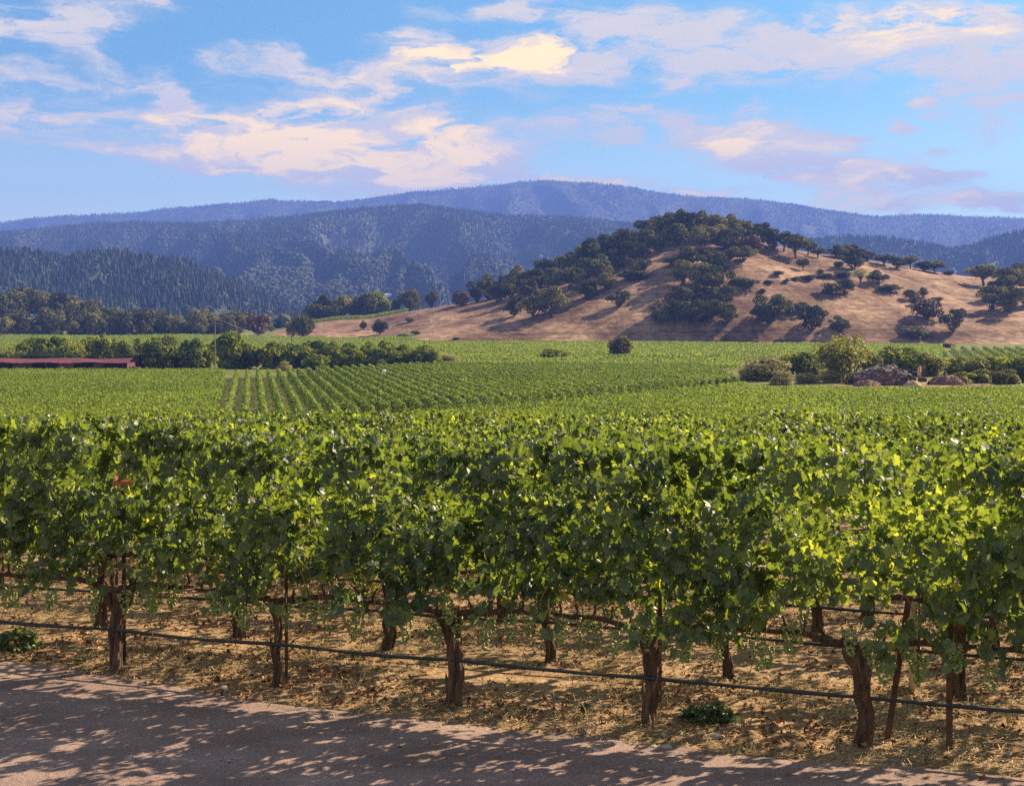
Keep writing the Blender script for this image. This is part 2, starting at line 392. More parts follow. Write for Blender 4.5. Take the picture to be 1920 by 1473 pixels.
# ground cover zone: 0 bare vineyard soil, .5 valley green, 1 dry golden grass
GPX = 960 + FX * GX / np.maximum(GY, 30)
dry = np.where(GPX > 780, sstep(640, 656, GY - 0 * GPX), 0) * (1 - sstep(1010, 1150, GY))
dry = np.maximum(dry, sstep(745, 752, GY + 6 * fbm(GX / 30, GY / 30, 2, 3)) * sstep(505, 530, GPX) * (1 - sstep(868, 874, GY)) * (GPX < 860))
dry = np.maximum(dry, (1 - sstep(40, 130, GY)) * 0)
dry = np.maximum(dry, .9 * (GPX > 1560) * (GPX < 1860) * .8 * sstep(262, 266, GY) * (1 - sstep(292, 305, GY)))
zone = np.where(GY < 60, 0.0, .5 * sstep(60, 160, GY)); zone = zone * (1 - dry) + dry
def ground_mat():
    m, n, l = newmat('ground_cover')
    at = n.new('ShaderNodeAttribute'); at.attribute_name = 'tint'
    f1 = noise(n, l, 1.3, 8, .65); f2 = noise(n, l, 22, 6, .7); f3 = noise(n, l, .035, 8, .62, stretch=(1, .5, 1)); f4 = noise(n, l, .35, 5, .7, stretch=(.6, .6, 1.6))
    soil = ramp(n, l, f1, [(.3, (.23, .155, .095)), (.55, (.37, .26, .16)), (.75, (.50, .37, .24))])
    soil2 = ramp(n, l, f2, [(.3, (.55, .5, .45)), (.7, (1.25, 1.2, 1.1))])
    mu = n.new('ShaderNodeMix'); mu.data_type = 'RGBA'; mu.blend_type = 'MULTIPLY'; mu.inputs[0].default_value = 1; l.new(soil, mu.inputs[6]); l.new(soil2, mu.inputs[7])
    green = ramp(n, l, f3, [(.35, (.09, .115, .025)), (.6, (.16, .16, .045)), (.75, (.30, .22, .11))])
    gold = ramp(n, l, f3, [(.34, (.12, .07, .044)), (.46, (.22, .138, .084)), (.58, (.32, .212, .132)), (.70, (.45, .32, .205))])
    f5 = noise(n, l, 1.0, 4, .6, stretch=(.035, .035, .9)); f6 = noise(n, l, .11, 6, .7)
    gd = ramp(n, l, f4, [(.36, (.5, .46, .44)), (.62, (1.15, 1.12, 1.08))])
    mg = n.new('ShaderNodeMix'); mg.data_type = 'RGBA'; mg.blend_type = 'MULTIPLY'; mg.inputs[0].default_value = 1; l.new(gold, mg.inputs[6]); l.new(gd, mg.inputs[7])
    for fx, st in ((f5, [(.36, (.66, .60, .56)), (.47, (1, 1, 1)), (.6, (1.08, 1.07, 1.05))]), (f6, [(.34, (.60, .52, .46)), (.5, (1, 1, 1)), (.66, (1.16, 1.14, 1.1))])):
        m2 = n.new('ShaderNodeMix'); m2.data_type = 'RGBA'; m2.blend_type = 'MULTIPLY'; m2.inputs[0].default_value = 1; l.new(mg.outputs[2], m2.inputs[6]); l.new(ramp(n, l, fx, st), m2.inputs[7]); mg = m2
    k1 = n.new('ShaderNodeMapRange'); l.new(at.outputs['Fac'], k1.inputs[0]); k1.inputs[1].default_value = 0; k1.inputs[2].default_value = .5
    k2 = n.new('ShaderNodeMapRange'); l.new(at.outputs['Fac'], k2.inputs[0]); k2.inputs[1].default_value = .5; k2.inputs[2].default_value = 1
    a = n.new('ShaderNodeMix'); a.data_type = 'RGBA'; l.new(k1.outputs[0], a.inputs[0]); l.new(mu.outputs[2], a.inputs[6]); l.new(green, a.inputs[7])
    b = n.new('ShaderNodeMix'); b.data_type = 'RGBA'; l.new(k2.outputs[0], b.inputs[0]); l.new(a.outputs[2], b.inputs[6]); l.new(mg.outputs[2], b.inputs[7])
    p = n.new('ShaderNodeBsdfPrincipled'); l.new(b.outputs[2], p.inputs['Base Color']); p.inputs['Roughness'].default_value = .95; p.inputs['Specular IOR Level'].default_value = .1
    b1 = n.new('ShaderNodeBump'); b1.inputs['Strength'].default_value = .6; b1.inputs['Distance'].default_value = .05; l.new(f2, b1.inputs['Height'])
    b2 = n.new('ShaderNodeBump'); b2.inputs['Strength'].default_value = .5; b2.inputs['Distance'].default_value = 1.5; l.new(f4, b2.inputs['Height']); l.new(b1.outputs[0], b2.inputs['Normal'])
    l.new(b2.outputs[0], p.inputs['Normal'])
    o = n.new('ShaderNodeOutputMaterial'); l.new(p.outputs[0], o.inputs[0])
    return m
tag(link('ground', gridmesh('ground', GX, GY, GZ, ground_mat(), zone)), kind='structure')

# dirt road in the foreground, its far edge ragged
RD = np.array([.9497, -.3132]); RN = np.array([.3132, .9497])      # along / across the vine rows
def road_mat():
    m, n, l = newmat('road_dirt')
    f1 = noise(n, l, .9, 7, .6, stretch=(1, 2.2, 1)); f2 = noise(n, l, 45, 5, .75); f3 = noise(n, l, 9, 6, .7)
    c = ramp(n, l, f1, [(.3, (.235, .165, .14)), (.55, (.335, .24, .205)), (.75, (.45, .335, .28))])
    d = ramp(n, l, f2, [(.33, (.62, .6, .6)), (.55, (1, 1, 1)), (.7, (1.2, 1.2, 1.2))])
    mu = n.new('ShaderNodeMix'); mu.data_type = 'RGBA'; mu.blend_type = 'MULTIPLY'; mu.inputs[0].default_value = 1; l.new(c, mu.inputs[6]); l.new(d, mu.inputs[7])
    p = n.new('ShaderNodeBsdfPrincipled'); l.new(mu.outputs[2], p.inputs['Base Color']); p.inputs['Roughness'].default_value = .95; p.inputs['Specular IOR Level'].default_value = .15
    b1 = n.new('ShaderNodeBump'); b1.inputs['Strength'].default_value = .8; b1.inputs['Distance'].default_value = .02; l.new(f2, b1.inputs['Height'])
    b2 = n.new('ShaderNodeBump'); b2.inputs['Strength'].default_value = .6; b2.inputs['Distance'].default_value = .05; l.new(f3, b2.inputs['Height']); l.new(b1.outputs[0], b2.inputs['Normal'])
    l.new(b2.outputs[0], p.inputs['Normal'])
    o = n.new('ShaderNodeOutputMaterial'); l.new(p.outputs[0], o.inputs[0])
    return m
rs = np.linspace(-24, 20, 260)
EDGE = np.array([(-14, 10.5), (-9, 10.42), (-8.3, 10.5), (-7.5, 10.38), (-6.5, 10.22), (-5.2, 10.12), (-3.2, 10.06), (-1.8, 10.04), (.5, 10.12), (3, 10.15), (20, 10.2)])
def road_edge(s): return np.interp(s, EDGE[:, 0], EDGE[:, 1]) + .10 * fbm(s * 1.6, s * 0 + 3, 4, 71)
rt = np.concatenate([[0], np.linspace(.3, 1, 24)])
RS, RT = np.meshgrid(rs, rt)
rn = -6 + (road_edge(RS) + 6) * RT
RX = RS * RD[0] + rn * RN[0]; RY = RS * RD[1] + rn * RN[1]
RZ = .012 + .018 * fbm(RX * 1.3, RY * 1.3, 3, 41) * (RT < 1) - .016 * (RT >= 1)
for rc in (6.9, 8.75):      # wheel ruts
    RZ = RZ - .022 * np.exp(-((rn - rc - .08 * np.sin(RS * .5)) / .22) ** 2) + .012 * np.exp(-((rn - rc - .42) / .16) ** 2)
RZ = np.maximum(RZ + .02, np.where(RT >= 1, -.01, .006))
tag(link('road', gridmesh('road', RX, RY, RZ, road_mat())), kind='structure')

# ------------------------------------------------------------------ far mountains with their forests
def mountain(name, P, yr, yb, seed, amp, rough, label_kind='structure', nu=420, nt=130, u0=-.62, u1=.62, tcol=None, zb=-25):
    P = np.array(P, float)
    def hf(x, y):
        px = 960 + FX * x / y
        zr = EYE + (HY - smooth_interp(px, P, 12)) * yr / FX
        t = (y - yb) / (yr - yb)
        tt = np.clip(t, 0, 1)
        prof = np.where(t <= 1, tt ** 1.15, 1 - .6 * np.clip(t - 1, 0, 1))
        # spurs and gullies run down from the ridge
        rid = 1 - np.abs(fbm(px / rough + .4 * fbm(px / 90, tt * 3, 2, seed + 7), tt * 1.6, 4, seed)) * 2
        env = np.sin(np.pi * np.clip(tt, 0, 1)) ** .8
        z = zb + (zr - zb) * np.clip(prof + amp * (rid - .75) * env, 0, 1.05)
        return z + zr * .012 * fbm(px / 22, y / 60, 3, seed + 3)
    u = np.linspace(u0, u1, nu); t = np.linspace(0, 1.35, nt)
    U, T = np.meshgrid(u, t)
    Y = yb + (yr - yb) * T; X = U * Y
    m = plain_mat(name + '_soil', *(tcol or ((.03, .042, .02), (.075, .08, .035))), scale=.004, rough=1, bstr=0)
    o = tag(link(name, gridmesh(name, X, Y, hf(X, Y), m)), kind='structure')
    return hf
CONE = []
def cone_forest(X, Y, Z, H, Wd, rng, sides=5, tiers=1, tint=None):
    """many conifers: ragged tiers of cones"""
    n = len(X); Vs = []; Fs = []; Ts = []; off = 0
    tint = rng.random(n) if tint is None else tint
    for k in range(tiers):
        zb = H * (.05 + .62 * k / max(tiers, 1)); zt = H * (1 if k == tiers - 1 else min(1, (.05 + .62 * k / tiers) + .55))
        r = Wd * (1 - .62 * k / max(tiers, 1)) * .5
        th = rng.random(n)[:, None] * 6.28 + np.arange(sides)[None] * 6.283 / sides
        rr = r[:, None] * (.7 + .6 * rng.random((n, sides)))
        ring = np.stack([X[:, None] + rr * np.cos(th), Y[:, None] + rr * np.sin(th), (Z + zb)[:, None] + H[:, None] * .08 * rng.random((n, sides))], -1)
        tip = np.stack([X, Y, Z + zt], -1)[:, None]
        V = np.concatenate([ring, tip], 1).reshape(-1, 3)
        b = np.arange(n)[:, None] * (sides + 1) + off; j = np.arange(sides)[None]
        F = np.stack([b + j, b + (j + 1) % sides, b + sides + 0 * j], -1).reshape(-1, 3)
        Vs.append(V); Fs.append(F); Ts.append(np.repeat(tint, sides + 1)); off += len(V)
    return np.concatenate(Vs), np.concatenate(Fs), np.concatenate(Ts)
ph = (1 + 5 ** .5) / 2
ICO = np.array([(-1, ph, 0), (1, ph, 0), (-1, -ph, 0), (1, -ph, 0), (0, -1, ph), (0, 1, ph), (0, -1, -ph), (0, 1, -ph), (ph, 0, -1), (ph, 0, 1), (-ph, 0, -1), (-ph, 0, 1)]) / math.hypot(1, ph)
ICF = np.array([(0, 11, 5), (0, 5, 1), (0, 1, 7), (0, 7, 10), (0, 10, 11), (1, 5, 9), (5, 11, 4), (11, 10, 2), (10, 7, 6), (7, 1, 8), (3, 9, 4), (3, 4, 2), (3, 2, 6), (3, 6, 8), (3, 8, 9), (4, 9, 5), (2, 4, 11), (6, 2, 10), (8, 6, 7), (9, 8, 1)])
def blobs(P, S, rng, jit=.3, tint=None):
    """jittered lumps: stones, berries, far broadleaf crowns. P (n,3), S (n,) or (n,3)"""
    n = len(P); S = np.asarray(S, float)
    if S.ndim == 1: S = np.repeat(S[:, None], 3, 1)
    th = rng.random(n) * 6.28; c, s = np.cos(th)[:, None], np.sin(th)[:, None]
    I = np.stack([ICO[None, :, 0] * c - ICO[None, :, 1] * s, ICO[None, :, 0] * s + ICO[None, :, 1] * c, np.repeat(ICO[None, :, 2], n, 0)], -1)
    V = P[:, None] + I * S[:, None] * (1 + jit * (rng.random((n, 12, 1)) - .5) * 2)
    F = (ICF[None] + (np.arange(n) * 12)[:, None, None]).reshape(-1, 3)
    t = rng.random(n) if tint is None else tint
    return V.reshape(-1, 3), F, np.repeat(t, 12)
def forest(name, hf, yr, yb, n, hmin, hmax, seed, tiers=1, sides=5, px0=-60, px1=1980, mixed=.35, t0=.02, t1=1.06, mask=None, wid=.42, mat='far_leaf'):
    rng = np.random.default_rng(seed)
    px = rng.uniform(px0, px1, n); t = t0 + (t1 - t0) * rng.random(n) ** .85
    y = yb + (yr - yb) * t; x = (px - 960) / FX * y
    z = hf(x, y)
    keep = z > -20
    patch = fbm(px / 60, t * 6, 3, seed + 1)
    clear = fbm(px / 38, t * 9, 3, seed + 5)
    keep &= ~((clear > .50) & (t < .8))
    if mask is not None: keep &= mask(px, t)
    x, y, z, patch, t = x[keep], y[keep], z[keep], patch[keep], t[keep]
    H = rng.uniform(hmin, hmax, len(x)) * (1 + .25 * patch)
    br = (patch + .35 * (rng.random(len(x)) - .5) + (.5 - t) * .5) > (.5 - mixed)
    tt = np.clip(.35 + .35 * rng.standard_normal(len(x)) * .5 + .3 * patch, 0, 1)
    c = ~br
    V1, F1, T1 = cone_forest(x[c], y[c], z[c] - 1, H[c] * 1.1, H[c] * wid, rng, sides, tiers, tt[c] * .6)
    S = np.stack([H[br] * .38, H[br] * .38, H[br] * .36], -1)
    V2, F2, T2 = blobs(np.stack([x[br], y[br], z[br] + H[br] * .3], -1), S, rng, .3, np.clip(tt[br] + .12, 0, 1))
    me = mesh(name, np.concatenate([V1, V2]), np.concatenate([F1, F2 + len(V1)]), M[mat], np.concatenate([T1, T2]))
    return tag(link(name, me), kind='stuff')

A_P = [(-500, 470), (-200, 440), (0, 418), (60, 408), (150, 404), (250, 399), (330, 389), (420, 384), (500, 375), (560, 378), (640, 379), (700, 371), (760, 362), (850, 354), (950, 344), (1020, 338), (1100, 341), (1180, 350), (1240, 361), (1300, 368), (1400, 373), (1480, 381), (1560, 396), (1650, 407), (1740, 401), (1820, 405), (1920, 408), (2100, 420), (2500, 470)]
B_P = [(-500, 490), (-200, 455), (0, 438), (100, 430), (180, 421), (260, 418), (330, 422), (430, 418), (500, 412), (560, 406), (700, 391), (780, 386), (850, 394), (950, 406), (1060, 410), (1130, 416), (1180, 422), (1300, 446), (1450, 490), (1600, 570), (1750, 615), (2400, 640)]
C_P = [(1000, 640), (1250, 600), (1360, 520), (1440, 478), (1500, 453), (1560, 447), (1640, 445), (1700, 453), (1740, 458), (1780, 470), (1820, 463), (1870, 446), (1920, 436), (2050, 425), (2300, 470)]
D_P = [(-400, 520), (-100, 492), (0, 483), (60, 485), (110, 494), (140, 492), (200, 484), (270, 490), (340, 500), (400, 524), (450, 545), (500, 566), (540, 586), (600, 604), (700, 630)]
hA = mountain('mountain_ridge', A_P, 8000, 5200, 11, .32, 170)
hB = mountain('wooded_hills', B_P, 4400, 1900, 23, .40, 190)
hC = mountain('foothills', C_P, 3600, 2200, 37, .42, 120, u0=.0, u1=.62)
hD = mountain('forest_hill', D_P, 2000, 1330, 51, .10, 110, u0=-.62, u1=-.08)
tag(forest('mountain_forest', hA, 8000, 5200, 60000, 6, 14, 101, mixed=.5, t0=.35), 'hazy blue forest covering the highest far ridge', 'forest')
tag(forest('hillside_forest', hB, 4400, 1900, 100000, 7, 16, 102, mixed=.52), 'blue-green forest covering the broad wooded hills behind the valley', 'forest')
tag(forest('foothill_forest', hC, 3600, 2200, 26000, 8, 16, 103, px0=1200, mixed=.65), 'hazy forest covering rounded foothills behind the knoll on the right', 'forest')
tag(forest('conifer_forest', hD, 2000, 1330, 9500, 8, 21, 104, tiers=3, sides=7, px1=620, mixed=.30, t1=1.03, wid=.46, mat='fir_leaf'), 'dark pointed conifer forest on the low hill at left', 'forest')

# ------------------------------------------------------------------ grapevines
LEAF_H = [(0, .10), (.15, -.10), (.40, -.02), (.44, .20), (.62, .34), (.58, .55), (.40, .58), (.36, .78), (.17, .80), (0, 1.06)]   # right half of a lobed leaf
LEAF_OUT = np.array(LEAF_H + [(-x, y) for x, y in LEAF_H[-2:0:-1]], float)
LEAF_C = np.array([0, .42])
def leaf_batch(P, Nn, T, S, rng, out=LEAF_OUT, cup=.16, droop=.34):
    """lobed leaves: P base points, Nn blade normals, T tip directions, S sizes"""
    n = len(P); k = len(out)
    Nn = Nn / (np.linalg.norm(Nn, axis=1)[:, None] + 1e-9)
    T = T - (T * Nn).sum(1)[:, None] * Nn; T = T / (np.linalg.norm(T, axis=1)[:, None] + 1e-9)
    B = np.cross(Nn, T)
    pts = np.concatenate([[LEAF_C], out])
    x = pts[:, 0][None] * (1 + .15 * (rng.random((n, 1)) - .5)); y = pts[:, 1][None] * np.ones((n, 1))
    x = x + .05 * (rng.random((n, k + 1)) - .5); y = y + .05 * (rng.random((n, k + 1)) - .5)
    cupv = cup * (.4 + 1.4 * rng.random((n, 1)))
    z = cupv * np.abs(x) * 2.0 - droop * (rng.random((n, 1)) * 1.5) * (y - .3) ** 2 + .17 * (rng.random((n, k + 1)) - .5)
    V = P[:, None] + S[:, None, None] * (x[..., None] * B[:, None] + y[..., None] * T[:, None] + z[..., None] * Nn[:, None])
    j = np.arange(k)
    F = np.stack([np.zeros(k, int), 1 + j, 1 + (j + 1) % k], -1)
    F = (F[None] + (np.arange(n) * (k + 1))[:, None, None]).reshape(-1, 3)
    return V.reshape(-1, 3), F, k + 1
def unit(v): return v / (np.linalg.norm(v, axis=-1, keepdims=True) + 1e-9)

def vine_foliage(seed, shoots=26, fill=420, tall=1.0):
    rng = np.random.default_rng(seed)
    P, Nn, T, S, ti = [], [], [], [], []
    def leaf(p, side, k, young):
        p = np.asarray(p)
        outw = np.array([rng.normal(0, .35), side * rng.uniform(.2, 1.1), rng.uniform(.1, .9)])
        Nn.append(unit(outw + rng.normal(0, .38, 3)))
        T.append(np.array([rng.normal(0, .6), side * rng.uniform(.1, .8), -rng.uniform(.2, 1.1)]))
        P.append(p); s = rng.uniform(.058, .108) * (1 - .45 * young); S.append(s)
        ti.append(np.clip(rng.beta(1.4, 2.2) * .85 + .5 * young ** 2 + (.25 if rng.random() < .05 else 0), 0, 1))
    for i in range(shoots):
        side = 1 if i % 2 else -1
        x0 = -.84 + .24 * rng.integers(0, 8) + rng.normal(0, .035)
        p = np.array([x0, side * rng.uniform(0, .1), .86])
        low = i % 5 == 0
        d = np.array([rng.normal(0, .28), side * (rng.uniform(.6, 1.2) if low else rng.uniform(.0, .45)), .35 if low else 1.0])
        n = rng.integers(11, 19) if low else int(rng.integers(18, 29) * tall * (1.3 if i % 9 == 4 else 1))
        for k in range(n):
            d = d + np.array([rng.normal(0, .10), side * .025 + rng.normal(0, .08), -.10 if low else (-.010 * k if k > 11 else 0)])
            d = unit(d); p = p + d * .064
            if p[2] < (.78 if i % 10 == 0 else .96): break
            young = (k / n) ** 2.2 * (1.25 if i % 9 == 4 else .8) if not low else .15
            for q in range(2 if rng.random() < .75 else 1):
                sd = side if rng.random() < .75 else -side
                leaf(p + np.array([rng.normal(0, .07), sd * rng.uniform(.02, .12), rng.normal(0, .05)]), sd, k, young * rng.random())
    for i in range(fill):      # the leafy curtain on both faces and over the top
        z = .97 + 1.06 * rng.random() ** 1.2 if rng.random() < .82 else rng.uniform(1.8, 2.08)
        hw = np.interp(z, [.85, 1.05, 1.5, 1.9, 2.1], [.22, .38, .46, .36, .18])
        side = 1 if rng.random() < .5 else -1
        y = side * hw * rng.uniform(.55, 1.08)
        x = rng.uniform(-.95, .95)
        if vnoise(np.array([x * 3.1 + seed * 1.7 + side * 5]), np.array([z * 3.0]), seed + 5)[0] < (.42 if z > 1.5 else .26): continue
        if z < 1.05 and vnoise(np.array([x * 4 + seed]), np.array([side * 3.0]), seed)[0] > .5 + (z - .96) * 3: continue
        leaf((x, y, z), side, 0, .1 * rng.random())
    n = len(P)
    V, F, k = leaf_batch(np.array(P), np.array(Nn), np.array(T), np.array(S), rng)
    return mesh('vine_foliage', V, F, M['vine_leaf'], np.repeat(ti, k), smooth=False)

def vine_trunk(seed, r=.062, h=.80, fork=False, bend=.05):
    rng = np.random.default_rng(seed); b = MB()
    z = np.linspace(-.12, h, 34); t = np.linspace(0, 1, 34)
    ph1, ph2 = rng.uniform(0, 6.28, 2)
    P = np.stack([bend * np.sin(t * 4 + ph1) * t, bend * .7 * np.sin(t * 3.3 + ph2) * t, z], -1)
    rad = r * (1.18 - .32 * np.sin(np.pi * np.clip(t * 1.05, 0, 1)) + .35 * np.exp(-((t - .97) / .12) ** 2) + .25 * np.exp(-(t / .1) ** 2))
    P[:, :2] += np.stack([np.interp(t, np.linspace(0, 1, 8), rng.normal(0, .012, 8)), np.interp(t, np.linspace(0, 1, 8), rng.normal(0, .012, 8))], -1)
    V, F = tube(P, rad, 22)
    c = np.repeat(P, 22, 0); dv = V[:-2] - c; a_ = np.tile(np.arange(22), 34) / 22 * 6.283; zz = np.repeat(z, 22)
    tw = a_ + zz * 2.2 * (1 if seed % 2 else -1)
    k_ = 1 + .20 * np.sin(tw * 3 + ph1) + .13 * np.sin(tw * 7 + ph2) + .30 * fbm(np.cos(tw) * 2.2 + seed, np.sin(tw) * 2.2 + zz * 5, 3, seed)
    V[:-2] = c + dv * k_[:, None]
    b.add(V, F)
    for k in range(rng.integers(2, 5)):     # burls and peeling strips of bark
        i = rng.integers(7, 30); a = rng.uniform(0, 6.28)
        c = P[i] + rad[i] * .8 * np.array([math.cos(a), math.sin(a), 0])
        b.tube([c, c + np.array([.015 * math.cos(a), .015 * math.sin(a), .09]), c + np.array([.03 * math.cos(a), .03 * math.sin(a), .17])], [.018, .022, .006], 5, jit=.2, rng=rng)
    if fork:
        top = P[24]
        for sgn in (-1, 1):
            b.tube([top, top + np.array([sgn * .09, 0, .12]), top + np.array([sgn * .16, .02, .26]), top + np.array([sgn * .20, .0, .36])], [.055, .055, .05, .04], 9, jit=.15, rng=rng)
    return b.build('vine_trunk', M['bark']), P[-1]
def vine_arm(seed, sgn):
    rng = np.random.default_rng(seed); b = MB()
    x = np.linspace(0, .86, 12)
    P = np.stack([sgn * x, .02 * np.sin(x * 7 + seed), .76 + .10 * (1 - np.exp(-x * 6)) + .012 * np.sin(x * 12 + seed)], -1)
    b.tube(P, np.linspace(.036, .017, 12), 8, jit=.2, rng=rng)
    for k in range(5):       # spurs
        i = 2 + 2 * k
        b.tube([P[i], P[i] + np.array([.01, rng.normal(0, .02), .05]), P[i] + np.array([rng.normal(0, .02), rng.normal(0, .03), .12])], [.017, .013, .007], 5)
    return b.build('vine_arm', M['bark'])
def grape_bunch(seed):
    rng = np.random.default_rng(seed)
    n = 64; t = rng.random(n) ** 1.25
    L = rng.uniform(.17, .24)
    r = .045 * (1 - t) ** .6 * (1 + .2 * rng.random(n)) + .008
    a = rng.random(n) * 6.28
    P = np.stack([r * np.cos(a), r * np.sin(a), -.03 - L * t], -1)
    V, F, T = blobs(P, rng.uniform(.011, .0155, n), rng, .04)
    Vs, Fs = tube([(0, 0, .06), (0, .004, 0), (0, 0, -.05)], .003, 4)
    b = MB(); b.add(V, F, T); b.add(Vs, Fs, .6)
    return b.build('grape_bunch', M['grape'], smooth=True)
def hanging_cane(seed):
    rng = np.random.default_rng(seed); b = MB()
    n = 9; t = np.linspace(0, 1, n); s = rng.choice([-1, 1])
    P = np.stack([s * .35 * t + .04 * np.sin(t * 5 + seed), -.12 * np.sin(t * 2.5), .22 * np.sin(t * 3.6) - .42 * t ** 2], -1)
    b.tube(P, np.linspace(.006, .0028, n), 5)
    return b.build('hanging_cane', M['cane'])

FOL = [vine_foliage(200 + i, 38, 860) for i in range(6)]
FOL_FRONT = [vine_foliage(220 + i, 50, 2000) for i in range(6)]
FOL_TALL = vine_foliage(230, 48, 1500, 1.32)
FOL_BACK = [vine_foliage(240 + i, 34, 560) for i in range(4)]
TR = [vine_trunk(300 + i, r, .80, f, bd)[0] for i, (r, f, bd) in enumerate([(.068, False, .05), (.056, False, .06), (.047, False, .05), (.064, False, .09), (.064, True, .04)])]
TR_SLIM = vine_trunk(320, .038, .82, False, .02)[0]
ARM = {(s, k): vine_arm(340 + k + 7 * (s > 0), s) for s in (-1, 1) for k in range(3)}
GR = [grape_bunch(360 + i) for i in range(5)]
CN = [hanging_cane(380 + i) for i in range(4)]
SP = 1.748
def rowpt(s, n): return s * RD[0] + n * RN[0], s * RD[1] + n * RN[1]
ROW_N = [10.597 + 1.628 * i for i in range(13)]
ROW_S = [-4.04, -3.64, -2.92]
vr = random.Random(5)
ANG = math.atan2(RD[1], RD[0])
FRONT = {-3: (TR[3], FOL_FRONT[0], 'dark leaning grapevine trunk at the left photo edge, front row by the road'),
         -2: (TR[4], FOL_FRONT[1], 'thick fork-headed grapevine of the front row, standing by the bend of the dirt road edge'),
         -1: (TR_SLIM, FOL_FRONT[2], 'slim grapevine of the front row tied to a thin metal stake on its right'),
         0: (TR[0], FOL_FRONT[3], 'stout straight grapevine trunk in the middle of the front row, no stake beside it'),
         1: (TR[1], FOL_FRONT[4], 'front row grapevine with a burl under its head and a dark stake just behind'),
         2: (TR[3], FOL_TALL, 'shaggy twisted grapevine of the front row beside the leaning rusty post'),
         3: (TR[0], FOL_FRONT[5], 'last leafy grapevine of the front row, beyond the upright rusty post')}
ORD = ['first', 'second', 'third', 'fourth', 'fifth', 'sixth', 'seventh', 'eighth', 'ninth', 'tenth', 'eleventh', 'twelfth', 'thirteenth', 'fourteenth', 'fifteenth', 'sixteenth', 'seventeenth', 'eighteenth', 'nineteenth', 'twentieth']
nvine = 0
for r, n in enumerate(ROW_N):
    ks = []
    for k in range(-16, 17):
        s = (ROW_S[r] if r < 3 else -4.04 + ((r * .63) % 1) * SP) + k * SP
        if r == 1 and k == 2: s += .36
        x, y = rowpt(s, n)
        if r == 0 and not (-4 <= k <= 5): continue
        if y < 4 or FX * x / y > 960 + 4.2 * FX / y or FX * x / y < -960 - 1.3 * FX / y: continue
        ks.append((k, s, x, y))
    for q, (k, s, x, y) in enumerate(ks):
        if r == 0:
            d = FRONT.get(k)
            lab = d[2] if d else ('leafy grapevine just left of the front row trunk at the photo edge' if k < 0 else 'grapevine past the right end of the front row')
            trm, fol = (d[0], d[1]) if d else (TR[1], FOL_FRONT[0])
            px, py = 960 + FX * x / y, 0
        elif r == 1:
            lab = 'grapevine of the second row from the road, %s from the left in it' % ORD[q]
            trm, fol = TR[vr.randrange(5)], FOL[vr.randrange(6)]
        elif r == 2:
            lab = 'grapevine of the third row from the road, %s from the left in it' % ORD[q]
            trm, fol = TR[vr.randrange(5)], FOL_BACK[vr.randrange(4)]
        else:
            lab = 'leafy grapevine of the %s row from the road' % ORD[r]
            trm, fol = TR[vr.randrange(5)], (FOL_BACK[vr.randrange(4)] if r < 6 else (FOL + FOL_BACK)[vr.randrange(10)])
        flip = 0 if (r == 0 or vr.random() < .5) else math.pi
        hs = vr.uniform(.93, 1.06) if r else (1.16 if k == 2 else (1.13 if k == 1 else vr.uniform(1.12, 1.18)))
        o = thing('grapevine', lab, 'grapevine', (x, y, g1(x, y)), ANG + flip + vr.uniform(-.05, .05), 'grapevines of the near rows', (1, 1, 1))
        tr = link('trunk', trm, o); tr.rotation_euler = (0, 0, vr.uniform(0, 6.28) if trm not in (TR[4],) else 0)
        fo = link('foliage', fol, o); fo.scale = (1, 1, hs)
        if r < 3:
            for sg in (-1, 1): link('vine_arm', ARM[(sg, vr.randrange(3))], o)
            if vr.random() < .9 and r < 2:
                for _ in range(2 if r == 0 else 1):
                    cn = link('hanging_cane', CN[vr.randrange(4)], o, (vr.uniform(-.7, .7), -.3 if not flip else .3, vr.uniform(.85, 1.25)))
            for _ in range({0: 12, 1: 7, 2: 4}[r]):
                sgn = -1 if not flip else 1
                gb = link('grape_bunch', GR[vr.randrange(5)], o, (vr.uniform(-.85, .85), sgn * vr.uniform(-.05, .30), vr.uniform(.76, 1.02)))
                gb.rotation_euler = (vr.uniform(-.2, .2), vr.uniform(-.2, .2), vr.uniform(0, 6.28))
        nvine += 1

# drip hoses strung along the rows, sagging a little between the vines
HL = ['thick black drip hose along the front row, nearest the dirt road', 'black drip hose along the second row of vines', 'black drip hose along the third row, glimpsed between trunks', 'black drip hose far under the fourth row of vines']
for r in range(4):
    s = np.linspace(-16 - 2 * r, 12 + 2 * r, 150); n = ROW_N[r] - .045
    x, y = rowpt(s, n); ph = (s - (ROW_S[r] if r < 3 else -4)) / SP
    z = ground(x, y) + .405 - .012 * np.abs(np.sin(np.pi * ph)) + .004 * np.sin(s * 3.1)
    b = MB(); b.tube(np.stack([x, y, z], -1), .0165 + .002 * np.sin(s * 5), 8)
    for e in np.arange(-8, 7, .6):      # emitters
        xe, ye = rowpt(e, n); ze = float(np.interp(e, s, z))
        b.tube([(xe, ye, ze + .004), (xe, ye, ze - .028)], [.009, .006], 6)
    tag(link('drip_hose', b.build('drip_hose', M['hose'])), HL[r], 'drip hose', 'drip hoses under the vine rows')
    # trellis wire the arms are tied to
    if r < 3:
        b = MB(); b.tube(np.stack(list(rowpt(s, ROW_N[r] + .03)) + [ground(x, y) + .865], -1), .0025, 4)
        tag(link('trellis_wire', b.build('trellis_wire', M['wire'])), 'thin trellis wire carrying the grapevine arms of the %s row' % ORD[r], 'trellis wire', 'trellis wires')

